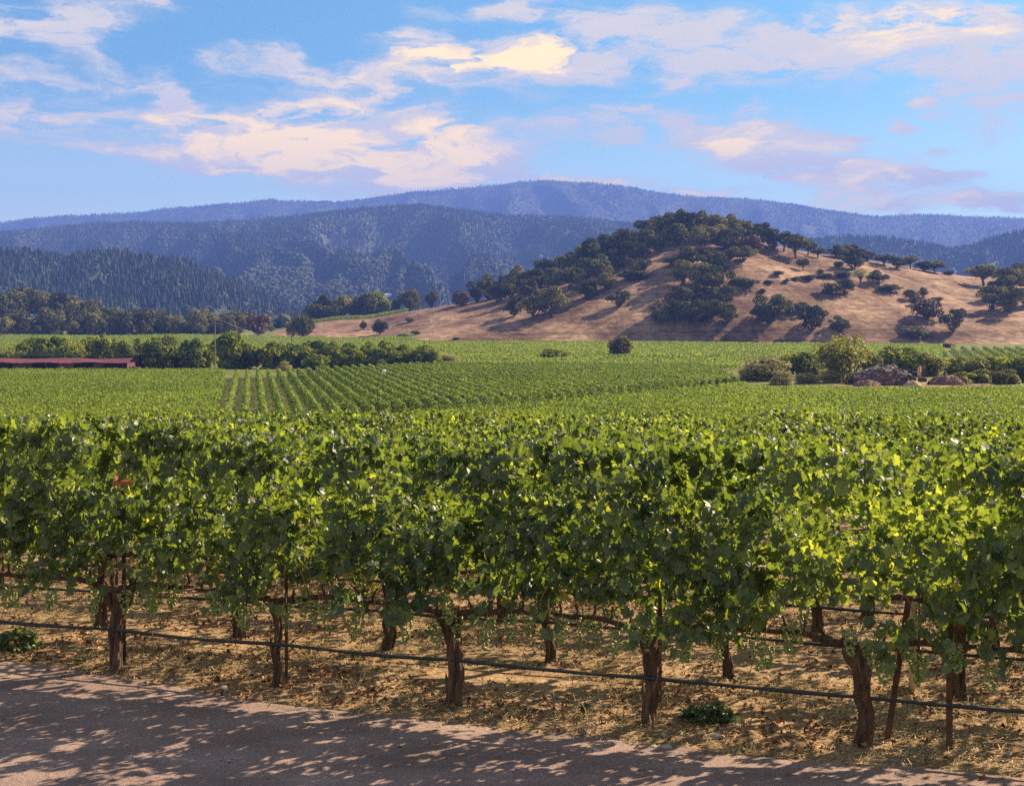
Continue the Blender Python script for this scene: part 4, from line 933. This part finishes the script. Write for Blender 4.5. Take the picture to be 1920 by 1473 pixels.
# the wood at left
WG = 'trees of the wood behind the green field at left'
def wood_label(i, front): return ('%s tree from the left in the front line of the wood at left' if front else '%s tree from the left in the taller back line of the wood') % ORD[i]
WF = [(8, 36, 34), (34, 46, 43), (62, 38, 34), (90, 40, 48), (118, 36, 46), (143, 42, 40), (166, 40, 46), (190, 40, 44), (210, 32, 38), (232, 44, 44), (259, 42, 46), (286, 44, 46), (312, 42, 38), (340, 36, 30), (368, 42, 46), (396, 36, 34), (420, 40, 36), (443, 48, 44)]
for i, (px, w_, h_) in enumerate(WF): tree('oak_tree' if i % 3 else 'dense_tree', px, 0, w_ * 1.25, h_ * 1.25, wood_label(i, 1), WG, sink=.2, y=795 + (i * 37 % 30))
WB = [(-8, 58, 50), (18, 62, 50), (50, 58, 54), (80, 48, 48), (104, 46, 58), (128, 52, 48), (152, 48, 46), (178, 56, 54), (206, 52, 40), (240, 44, 36), (268, 46, 44), (298, 44, 40), (330, 40, 30), (385, 44, 40), (455, 40, 34)]
for i, (px, w_, h_) in enumerate(WB): tree(['oak_tree', 'dense_tree', 'open_oak', 'oak_tree'][i % 4], px, 0, w_ * 1.2, h_ * 1.15, wood_label(i, 0), WG, sink=.12, y=885 + (i * 53 % 40))
# hazy tree belts farther down the valley
vg = np.random.default_rng(66)
n = 420; px = np.concatenate([vg.uniform(230, 600, 300), vg.uniform(500, 900, 120)]); y = vg.uniform(1000, 1300, n); x = (px - 960) / FX * y
H = vg.uniform(7, 14, n); S = np.stack([H * .55, H * .55, H * .5], -1)
V, F, T = blobs(np.stack([x, y, ground(x, y) + H * .4], -1), S, vg, .3)
tag(link('tree_belt', mesh('tree_belt', V, F, M['far_leaf'], T)), 'hazy belt of trees across the valley beyond the golden field', 'tree belt', kind='stuff')

# the orchard behind the red shed
OG = 'orchard trees between the vineyard and the green field'
OT = [(16, 648, 34), (38, 637, 36), (60, 632, 36), (82, 627, 34), (104, 625, 36), (126, 630, 36), (150, 640, 34), (170, 632, 36), (190, 620, 36), (214, 630, 36), (238, 633, 34), (262, 631, 36), (288, 625, 38), (311, 627, 36), (336, 638, 36), (360, 632, 38), (384, 644, 34)]
OT2 = [(433, 612, 54), (462, 636, 40), (512, 632, 46), (545, 640, 40), (572, 642, 40), (592, 648, 40), (614, 640, 38), (640, 645, 38), (664, 646, 36), (690, 646, 38), (716, 645, 38), (742, 648, 38), (768, 645, 36), (790, 640, 38), (806, 634, 36)]
for i, (px, top, w_) in enumerate(OT):
    tree('orchard_tree', px, 0, w_ * 1.15, 693 - top, 'orchard tree %s to the left of the utility pole' % ORD[len(OT) - 1 - i], OG, y=366 + (i * 29 % 12))
for i, (px, top, w_) in enumerate(OT2):
    tree('orchard_tree', px, 0, w_ * 1.15, (692 - i * .6) - top, 'orchard tree %s to the right of the utility pole' % ORD[i], OG, y=366 + (i * 29 % 14))
for i, (px, top) in enumerate([(582, 634), (600, 632), (624, 631), (652, 635), (690, 634), (726, 634), (756, 638)]):
    tree('orchard_tree', px, 0, 36, 686 - top - 3, 'dark treetop %s from the left in the back row of the orchard' % ORD[i], OG, y=395)
tree('green_shrub', 594, 0, 40, 34, 'pale green young tree in front of the orchard', y=352); tree('dry_shrub', 535, 0, 30, 18, 'olive bush under the front of the orchard right of the pole', y=350); tree('shrub', 402, 0, 18, 8, 'dark bush at the foot of the utility pole', y=325)

# thicket round the rubble pile at right
tree('willow_tree', 1583, 716, 112, 100, 'airy yellow-green willow with many bare stems beside the rubble pile')
tree('dry_shrub', 1436, 713, 92, 48, 'big tawny olive bush at the left of the thicket')
tree('dry_shrub', 1405, 712, 50, 30, 'lower left lobe bush beside the big tawny bush')
tree('green_shrub', 1496, 704, 62, 56, 'yellow-green bush between the tawny bush and the willow', y=300); tree('shrub', 1466, 698, 36, 40, 'small dark bush behind the tawny bush', y=310)
tree('dry_shrub', 1525, 712, 62, 34, 'brownish low bush at the left foot of the willow'); tree('green_shrub', 1556, 690, 50, 60, 'light green bush behind the willow stems', y=312)
tree('yellow_tree', 1632, 695, 40, 50, 'yellow-green tree right behind the willow', y=310)
tree('orchard_tree', 1688, 692, 84, 58, 'large dark green tree behind the rubble pile', y=322); tree('yellow_tree', 1745, 690, 54, 46, 'yellow-green round tree behind the digger', y=318); tree('orchard_tree', 1655, 688, 30, 40, 'narrow dark tree left of the large tree behind the rubble', y=326)
TH = [('green_shrub', 1790, 702, 56, 36, 'green bush right behind the digger'), ('yellow_tree', 1830, 712, 60, 44, 'yellow-green bush mass in the middle of the right thicket'), ('green_shrub', 1872, 712, 58, 48, 'darker green bush in the right thicket'), ('shrub', 1872, 722, 36, 28, 'dark round bush at the front of the right thicket'), ('green_shrub', 1916, 716, 60, 46, 'green bush cut by the right photo edge'), ('yellow_tree', 1898, 705, 60, 40, 'yellow-green bush second from the right photo edge'), ('yellow_tree', 1850, 700, 60, 30, 'low yellow-green bush at the back of the right thicket'), ('shrub', 1921, 680, 24, 18, 'small dark bush by the vine rows at the right photo edge')]
for (kd, px, py, w_, h_, lb) in TH: tree(kd, px, py, w_, h_, lb)
for i, (px, w_, h_, lb) in enumerate([(1470, 50, 26, 'low tawny scrub at the front of the thicket, left'), (1512, 46, 22, 'low tawny scrub at the foot of the yellow-green bush'), (1800, 44, 26, 'olive scrub right of the red soil heap'), (1838, 50, 28, 'olive scrub behind the flat soil bank'), (1890, 50, 30, 'olive scrub near the right photo edge'), (1560, 40, 26, 'scrub at the willow foot, left side'), (1604, 40, 24, 'scrub at the willow foot, right side')]):
    tree('dry_shrub' if i in (0, 1, 5) else 'yellow_tree', px, 0, w_, h_, lb, y=275 + (i * 7 % 12))
tree('shrub', 1752, 652, 14, 9, 'little dark bush left of the pair at the foot of the slope'); tree('shrub', 1778, 652, 26, 10, 'dark bush at the foot of the slope above the short vine rows')

# ------------------------------------------------------------------ vineyard blocks of the valley floor
def inpoly(px, py, P):
    P = np.asarray(P, float); r = np.zeros(px.shape, bool); j = len(P) - 1
    for i in range(len(P)):
        c = ((P[i, 1] > py) != (P[j, 1] > py)) & (px < (P[j, 0] - P[i, 0]) * (py - P[i, 1]) / (P[j, 1] - P[i, 1] + 1e-12) + P[i, 0])
        r ^= c; j = i
    return r
fr = np.random.default_rng(88)
def field_points(d, ylo, yhi, spacing, step):
    d = np.array(d) / np.linalg.norm(d); nn = np.array([-d[1], d[0]])
    Rm = 620
    k = np.arange(-Rm, Rm, spacing); s = np.arange(-Rm - 300, Rm + 300, step)
    K, S_ = np.meshgrid(k, s, indexing='ij')
    S_ = S_ + fr.uniform(-.2, .2, S_.shape) * step; K = K + .06 * spacing * fbm(S_ / 9, K, 2, 12)
    x = S_ * d[0] + K * nn[0]; y = 400 + S_ * d[1] + K * nn[1]
    k = (y > ylo) & (vnoise(x / 1.6, y / 1.6, 19) > .10) & (y < yhi); x, y = x[k], y[k]
    k = np.abs(x) < .47 * y + 12; x, y = x[k], y[k]
    z = ground(x, y)
    return x, y, z, 960 + FX * x / y, HY + FX * (EYE - z - 1.9) / y, nn
def row_leaves(x, y, z, nn, per, size, wid=.42, top=1.95, bottom=.45, tlo=0):
    n = len(x) * per
    i = np.repeat(np.arange(len(x)), per)
    vig = 1 + .18 * fbm(x / 2.2, y / 2.2, 2, 4)
    h = bottom + (top * vig[i] - bottom) * fr.random(n) ** .75
    off = fr.normal(0, .55, n) * wid * (1.15 - .5 * (h / top) ** 3)
    dd = np.array([nn[1], -nn[0]]); al = fr.uniform(-.6, .6, n)
    P = np.stack([x[i] + nn[0] * off + dd[0] * al, y[i] + nn[1] * off + dd[1] * al, z[i] + h], -1)
    nrm = unit(np.stack([nn[0] * np.sign(off) * .6 + fr.normal(0, .6, n), nn[1] * np.sign(off) * .6 + fr.normal(0, .6, n), fr.uniform(.1, 1.2, n)], -1))
    t = unit(np.cross(nrm, fr.normal(0, 1, (n, 3)))); b = np.cross(nrm, t); s = (size * fr.uniform(.6, 1.3, n))[:, None]
    V = np.stack([P - t * s, P - b * s * .8, P + t * s + nrm * s * .25, P + b * s * .9], 1).reshape(-1, 3)
    tn = np.clip(tlo + fr.beta(2, 2.6, n) + .25 * fbm(x / 14, y / 14, 2, 8)[i], 0, 1)
    return V, np.repeat(tn, 4)
FV, FT = [], []
B2 = [(398, 768), (640, 768), (1000, 742), (1386, 706), (1310, 678), (830, 678), (640, 686), (560, 691), (428, 694)]
# block whose rows run away from the camera
x, y, z, px, py, nn = field_points((-.204, 1), 150, 420, 2.45, .5)
k = inpoly(px, py, B2) & (y < 362)
a = row_leaves(x[k], y[k], z[k], nn, 26, .19, .40, 2.1, .2, .0); FV.append(a[0]); FT.append(a[1])
# nearest block, rows across the view
x, y, z, px, py, nn = field_points((.95, -.25), 120, 330, 1.9, .55)
k = ~inpoly(px, py, B2) & (((px < 420) & (py > 690 - .0 * px)) | ((px >= 420) & (py > np.interp(px, [420, 640, 1000, 1386, 1400, 1600, 1920], [772, 779, 752, 715, 712, 724, 722]))) | ((px < 400) & (py > 690)))
k &= ~((px > 1395) & (py < 722))
a = row_leaves(x[k], y[k], z[k], nn, 16, .17, .5, 1.95, .4, .05); FV.append(a[0]); FT.append(a[1])
# far light green block
x, y, z, px, py, nn = field_points((1, .12), 375, 760, 2.3, .8)
lim = np.interp(px, [0, 520, 800, 840, 1920], [0, 0, 0, 0, 0])
k = (py < 672) & (py > np.interp(px, [0, 500, 760, 900, 1400, 1920], [618, 621, 630, 636, 641, 645])) & ((px > 815) | (y > 415)) & (px < 1765) & ~((px > 1390) & (py > 668)) & (y < np.interp(px, [400, 520, 760, 800], [770, 735, 690, 645]))
k &= ~((px > 1130) & (px < 1350) & (py > 665.5) & (py < 669.5))
a = row_leaves(x[k], y[k], z[k], nn, 7, .34, .5, 1.9, .6, .2); FV.append(a[0]); FT.append(a[1])
# strip between
x, y, z, px, py, nn = field_points((1, .12), 350, 425, 2.3, .8)
k = (px > 815) & (px < 1390) & (py >= 671) & ~inpoly(px, py, B2)
a = row_leaves(x[k], y[k], z[k], nn, 7, .3, .5, 1.7, .5, .2); FV.append(a[0]); FT.append(a[1])
# short rows at the right with bare soil between
x, y, z, px, py, nn = field_points((.31, 1), 400, 640, 4.4, .6)
k = (px > 1762) & (py > 648) & (py < 673)
a = row_leaves(x[k], y[k], z[k], nn, 10, .3, .5, 1.9, .3, .1); FV.append(a[0]); FT.append(a[1])
# vine strip along the crest of the low rise
x, y, z, px, py, nn = field_points((1, .02), 868, 885, 2.2, .8)
k = (px > 572) & (px < 765)
a = row_leaves(x[k], y[k], z[k], nn, 7, .4, .6, 2.2, .3, .1); FV.append(a[0]); FT.append(a[1])
V = np.concatenate(FV); me = mesh('vineyard_field', V, np.arange(len(V)).reshape(-1, 4), M['field_leaf'], np.concatenate(FT))
tag(link('vineyard_field', me), 'green vineyard blocks covering the valley floor below the knoll', 'vineyard', kind='stuff')
# single vines of the dark headland row that edges the block
def bush_vine(seed):
    global fr
    fr = np.random.default_rng(seed)
    V, T = row_leaves(np.zeros(1), np.zeros(1), np.zeros(1), np.array([0, 1.]), 170, .15, .62, 2.1, .35, 0)
    return mesh('field_vine', V, np.arange(len(V)).reshape(-1, 4), M['field_leaf'], T)
BV = [bush_vine(500 + i) for i in range(5)]
p0 = hit(632, 781); p1 = hit(1386, 723)
ln_ = math.hypot(p1[0] - p0[0], p1[1] - p0[1]); cnt = int(ln_ / 1.12)
for i in range(cnt):
    t = i / cnt; x = p0[0] + (p1[0] - p0[0]) * t; y = p0[1] + (p1[1] - p0[1]) * t + 1.5 * math.sin(t * 9) * .4
    o = link('field_grapevine', BV[i % 5], None, (x, y, g1(x, y))); o.rotation_euler = (0, 0, tr_.uniform(0, 6.28)); s = tr_.uniform(.85, 1.1); o.scale = (s, s, s)
    tag(o, 'bushy grapevine in the dark edge row slanting across the valley vineyard', 'grapevine', 'vines of the slanting edge row')

# ------------------------------------------------------------------ things in the valley
# long low red-roofed shed
ys_ = 340.0; xr = (246 - 960) / FX * ys_; xl = (-60 - 960) / FX * ys_; zs = g1(xr, ys_)
o = thing('shed', 'long low shed with faded red metal roof behind the left vineyard', 'shed', (xr, ys_, zs))
Ls = xr - xl
b = MB()
rg = np.random.default_rng(4); nxr = 46; xs = np.linspace(-Ls, .5, nxr)
for (ya, za, yb_, zb_) in ((-4.2, 2.75, 0, 3.75), (0, 3.75, 4.2, 2.75)):
    r0 = np.stack([xs, np.full(nxr, ya), za + .10 * np.sin(xs * .5) + rg.normal(0, .03, nxr)], -1); r1 = np.stack([xs, np.full(nxr, yb_), zb_ + .12 * np.sin(xs * .33 + 1)], -1)
    Vv = np.concatenate([r0, r1, r0 - [0, 0, .08], r1 - [0, 0, .08]]); j = np.arange(nxr - 1)
    b.add(Vv, np.concatenate([np.stack([j, j + 1, j + 1 + nxr, j + nxr], -1), np.stack([j + 2 * nxr, j + 3 * nxr, j + 1 + 3 * nxr, j + 1 + 2 * nxr], -1), np.stack([j, j + 2 * nxr, j + 1 + 2 * nxr, j + 1], -1)]))
link('roof', b.build('roof', M['roof_red']), o)
b = MB(); b.box(-Ls, 0, 3.3, 3.45, 0, 2.9); b.box(-.15, 0, -3.6, 3.29, 0, 2.7); link('wall', b.build('shed_wall', M['shed_dark']), o)
for i in range(9):
    xp = -Ls + 2 + i * (Ls - 3) / 8
    b = MB(); b.box(xp - .1, xp + .1, -3.9, -3.7, 0, 2.72); link('post', b.build('post', M['shed_dark']), o)
for i, (xa, xb) in enumerate([(-9, -6.5), (-18, -14), (-30, -25)]):
    b = MB(); b.box(xa, xb, -3.68, -3.6, .2, 2.5); link('side_panel', b.build('side_panel', M['roof_red'] if i == 1 else M['shed_dark']), o)
o2 = thing('farm_trailer', 'dark red trailer heaped with gear at the right end of the shed', 'trailer', (xr + 1.6, ys_ - 3, zs), .1)
b = MB(); b.box(-1.7, 1.5, -.9, .9, .75, .95); b.box(-1.7, -1.6, -.9, .9, .951, 1.7); b.box(1.4, 1.5, -.9, .9, .951, 1.55); link('trailer_bed', b.build('trailer_bed', M['roof_red']), o2)
for xa in (-1, .9):
    b = MB(); b.tube([(xa, -.95, .42), (xa, -.7, .42)], .42, 14); link('wheel', b.build('wheel', M['machine_dark']), o2)
V, F, T = blobs(np.array([(-.9, 0, 1.3), (0, .1, 1.35), (.8, -.1, 1.25), (.2, -.4, 1.5)]), np.array([.5, .55, .5, .4]), rg, .2)
b = MB(); b.add(V, F); link('load', b.build('load', M['roof_red']), o2)

# utility poles and wires
def upole(px, py, hpx, label, y=None):
    x, y, z = hit(px, py) if y is None else ((px - 960) / FX * y, y, g1((px - 960) / FX * y, y))
    H = hpx / FX * y
    o = thing('utility_pole', label, 'utility pole', (x, y, z), .5)
    b = MB(); b.tube([(0, 0, -.3), (.02, 0, H * .5), (0, 0, H)], [.17, .145, .11], 10); link('pole', b.build('pole', M['pole_wood']), o)
    for zc, hw in ((H - .45, 1.35), (H - 1.5, 1.1)):
        b = MB(); b.box(-hw, hw, -.2, -.11, zc - .07, zc + .07); ca = link('crossarm', b.build('crossarm', M['pole_wood']), o)
        for xi in (-hw + .12, -.5, .5, hw - .12):
            b = MB(); b.tube([(xi, -.155, zc + .071), (xi, -.155, zc + .12), (xi, -.155, zc + .24)], [.03, .055, .035], 8); link('insulator', b.build('insulator', M['machine_white']), ca)
        b = MB(); b.tube([(-hw * .6, -.1, zc - .02), (0, -.1, zc - .55)], .02, 5); b.tube([(hw * .6, -.1, zc - .02), (0, -.1, zc - .55)], .02, 5); link('brace', b.build('brace', M['wire']), o)
    return x, y, z, H
P1 = upole(403, 0, 108, 'tall wooden utility pole with crossarms in front of the orchard', 322)
P2 = upole(547, 0, 62, 'pale utility pole half hidden among the orchard trees', 400)
def wire(name, a, b_, sag, label):
    t = np.linspace(0, 1, 40)[:, None]; P = np.array(a) * (1 - t) + np.array(b_) * t; P[:, 2] -= sag * 4 * (t * (1 - t))[:, 0]
    b = MB(); b.tube(P, .022, 5); tag(link(name, b.build(name, M['wire'])), label, 'power line', 'power lines of the utility pole')
def at(px, py, y): return ((px - 960) / FX * y, y, EYE + (HY - py) / FX * y)
p = (P1[0], P1[1] - .2)
wire('power_line', at(-60, 659, 316), at(402, 632, 321.7), 1.4, 'upper wire running left from the utility pole above the red shed')
wire('power_line', at(-60, 661, 305), at(402, 655, 321.7), 1.0, 'lower wire running left from the pole across the red shed')
wire('power_line', at(-60, 655, 320), at(401, 634, 322), 2.2, 'slack wire just under the upper wire left of the pole')
wire('power_line', at(405, 596, 322), at(547, 641, 399.5), .8, 'wire from the tall utility pole to the pale pole in the orchard')

# rubble heap, soil heaps, digger
def heap(name, label, cat, px, py, wpx, hpx, mat, nrock, seed, rmin=.1, rmax=.35, mat2=None, depth=.8, y=None, pw=.62):
    x, y, z = hit(px, py) if y is None else ((px - 960) / FX * y, y, g1((px - 960) / FX * y, y))
    W = wpx / FX * y; H = hpx / FX * y
    rr = np.random.default_rng(seed)
    gx = np.linspace(-1, 1, 46); U, Vv = np.meshgrid(gx, gx)
    def hh(u, v):
        r = np.sqrt(u * u + v * v) + .38 * fbm(u * 2 + seed, v * 2, 4, seed)
        return H * (np.clip(1 - r, 0, 1) ** pw) * (1 + .25 * fbm(u * 3.1, v * 3.1 + seed, 3, seed + 2)) - .15
    o = thing(name, label, cat, (x, y, z))
    g = gridmesh('mound', U * W / 2, Vv * W / 2 * depth, hh(U, Vv), M[mat], None, True)
    link('mound', g, o)
    if nrock:
        u, v = rr.uniform(-.95, .95, nrock), rr.uniform(-.95, .6, nrock); k = hh(u, v) > -.05; u, v = u[k], v[k]; n = len(u)
        S = rmin + (rmax - rmin) * rr.random(n) ** 2.5
        Vb, Fb, Tb = blobs(np.stack([u * W / 2, v * W / 2 * depth, hh(u, v) + S * .2], -1), np.stack([S * 1.2, S, S * .8], -1), rr, .4)
        b = MB(); b.add(Vb, Fb, Tb); tag(link('rubble', b.build('rubble', M[mat2 or 'rubble']), o), kind='stuff')
    return x, y, z
heap('rubble_pile', 'big pinkish heap of broken rock and rubble right of the willow', 'rubble pile', 1656, 724, 106, 36, 'dirt_red', 2200, 3, .12, .52, y=276, pw=.40)
heap('dirt_pile', 'small sandy cone of soil in front of the digger', 'dirt pile', 1712, 727, 44, 16, 'dirt_sand', 0, 5, y=264)
heap('dirt_pile', 'reddish soil heap right of the digger', 'dirt pile', 1778, 724, 74, 22, 'dirt_red', 250, 6, .06, .2, y=276)
heap('dirt_pile', 'low brown soil bank at the foot of the rubble heap', 'dirt pile', 1625, 725, 60, 14, 'dirt_red', 200, 8, .06, .2, y=270)
heap('dirt_pile', 'long flat red soil bank by the vines at far right', 'dirt pile', 1838, 726, 90, 6, 'dirt_red', 60, 9, .05, .15, y=268)
heap('dirt_pile', 'small brown soil bank at the tip of the vineyard left of the tawny bush', 'dirt pile', 1376, 706, 40, 10, 'dirt_red', 60, 10, .05, .15, y=300)
x, y = (1724 - 960) / FX * 270, 270.0
zt = g1(x, y) + .9
o = thing('digger', 'dark tracked digger with a white and orange arm on the rubble site', 'digger', (x, y, zt), -1.75)
for sy in (-1.05, 1.05):
    b = MB(); th = np.linspace(0, 2 * np.pi, 20, endpoint=False)
    cx = np.where(np.cos(th) > 0, 1, -1) * 1.1
    prof = np.stack([cx + .42 * np.cos(th), .42 + .42 * np.sin(th)], -1)
    Vv = np.concatenate([np.stack([prof[:, 0], np.full(20, sy + d_), prof[:, 1]], -1) for d_ in (-.25, .25)]); j = np.arange(20)
    b.add(Vv, [np.stack([j, (j + 1) % 20, (j + 1) % 20 + 20, j + 20], -1), np.arange(20)[None, ::-1], np.arange(20, 40)[None]])
    link('track', b.build('track', M['machine_dark']), o)
b = MB(); b.box(-1.5, 1.3, -1.2, 1.2, 1.0, 1.25); b.box(-2.0, -.1, -1.2, 1.2, 1.251, 2.1); b.box(-2.3, -2.001, -1.15, 1.15, 1.1, 2.0); link('body', b.build('body', M['machine_dark']), o)
b = MB(); b.box(-.05, 1.25, .2, 1.2, 1.251, 2.85); b.box(-.12, 1.32, .15, 1.25, 2.851, 2.95); cb = link('cab', b.build('cab', M['machine_dark']), o)
b = MB(); b.box(1.251, 1.262, .3, 1.1, 1.5, 2.75); b.box(.1, 1.1, .188, .199, 1.7, 2.75); b.box(.1, 1.1, 1.201, 1.212, 1.7, 2.75); link('window', b.build('window', M['glass']), cb)
b = MB(); b.tube([(.9, -.3, 1.4), (2.2, -.3, 3.1), (3.3, -.3, 3.3)], [.26, .30, .2], 4); link('boom', b.build('boom', M['machine_white']), o)
b = MB(); b.tube([(3.1, -.3, 3.45), (3.7, -.3, 2.2), (3.8, -.3, 1.0)], [.24, .22, .14], 4); link('arm', b.build('arm', M['machine_orange']), o)
b = MB(); b.tube([(1.3, -.3, 1.6), (2.4, -.3, 2.6)], .07, 6); link('hydraulic_ram', b.build('hydraulic_ram', M['machine_white']), o)
b = MB(); b.add([(3.5, -.8, 1.0), (4.1, -.8, .9), (3.9, -.8, .1), (3.3, -.8, .2), (3.5, .2, 1.0), (4.1, .2, .9), (3.9, .2, .1), (3.3, .2, .2)], np.array([(0, 1, 2, 3), (7, 6, 5, 4), (1, 5, 6, 2), (2, 6, 7, 3), (3, 7, 4, 0)])); link('bucket', b.build('bucket', M['machine_dark']), o)
# conveyor-like dark bar jutting to the right behind the digger
b = MB(); b.tube([at(1748, 704, 284), at(1783, 686, 284)], [.12, .16], 6); tag(link('loose_pipe', b.build('loose_pipe', M['machine_dark'])), 'dark pipe sticking up slantwise right of the digger', 'pipe')
# white box in the vineyard
x, y, z = hit(720, 712)
o = thing('sprayer_tank', 'small white tank standing between the vine rows in mid field', 'tank', (x, y, z))
b = MB(); b.tube([(0, 0, 1.25), (0, 0, 1.3), (0, 0, 2.2), (0, 0, 2.3)], [.45, .5, .5, .3], 14); link('tank', b.build('tank', M['white_paint'], True), o)
b = MB(); b.box(-.5, .5, -.4, .4, .6, 1.24); link('tank_frame', b.build('tank_frame', M['machine_dark']), o)
for xa in (-.4, .4):
    b = MB(); b.tube([(xa, -.55, .4), (xa, -.42, .4)], .4, 12); link('wheel', b.build('wheel', M['machine_dark']), o)
# far farm building
ysf = np.linspace(1500, 4300, 2000)
def farm(px, py, wpx, label):
    x, y, z = hit(px, py, hB, ysf); W = wpx / FX * y
    o = thing('farm_building', label, 'building', (x, y, z), .1)
    b = MB(); b.box(-W / 2, W / 2, -4, 4, 0, 5); link('wall', b.build('wall', M['white_paint']), o)
    b = MB(); b.add([(-W / 2 - .5, -4.6, 5.01), (W / 2 + .5, -4.6, 5.01), (W / 2 + .5, 0, 8), (-W / 2 - .5, 0, 8), (-W / 2 - .5, 4.6, 5.01), (W / 2 + .5, 4.6, 5.01)], [np.array([(0, 1, 2, 3), (3, 2, 5, 4), (0, 4, 5, 1)]), np.array([(1, 5, 2), (0, 3, 4)])]); link('roof', b.build('roof', M['grey_roof']), o)
farm(728, 558, 13, 'distant white farm building in the haze left of the knoll')
# ------------------------------------------------------------------ valley haze: one closed box of air round everything
def haze():
    m, n, l = newmat('haze')
    v = n.new('ShaderNodeVolumePrincipled')
    v.inputs['Color'].default_value = HAZE_COLOR
    v.inputs['Density'].default_value = HAZE_DENSITY
    o = n.new('ShaderNodeOutputMaterial'); l.new(v.outputs[0], o.inputs['Volume'])
    b = MB(); b.box(-7500, 7500, -150, 9700, -30, 1000)
    ob = link('haze', b.build('haze', m))
    tag(ob, 'pale blue haze filling the valley air', 'haze', kind='stuff')
haze()
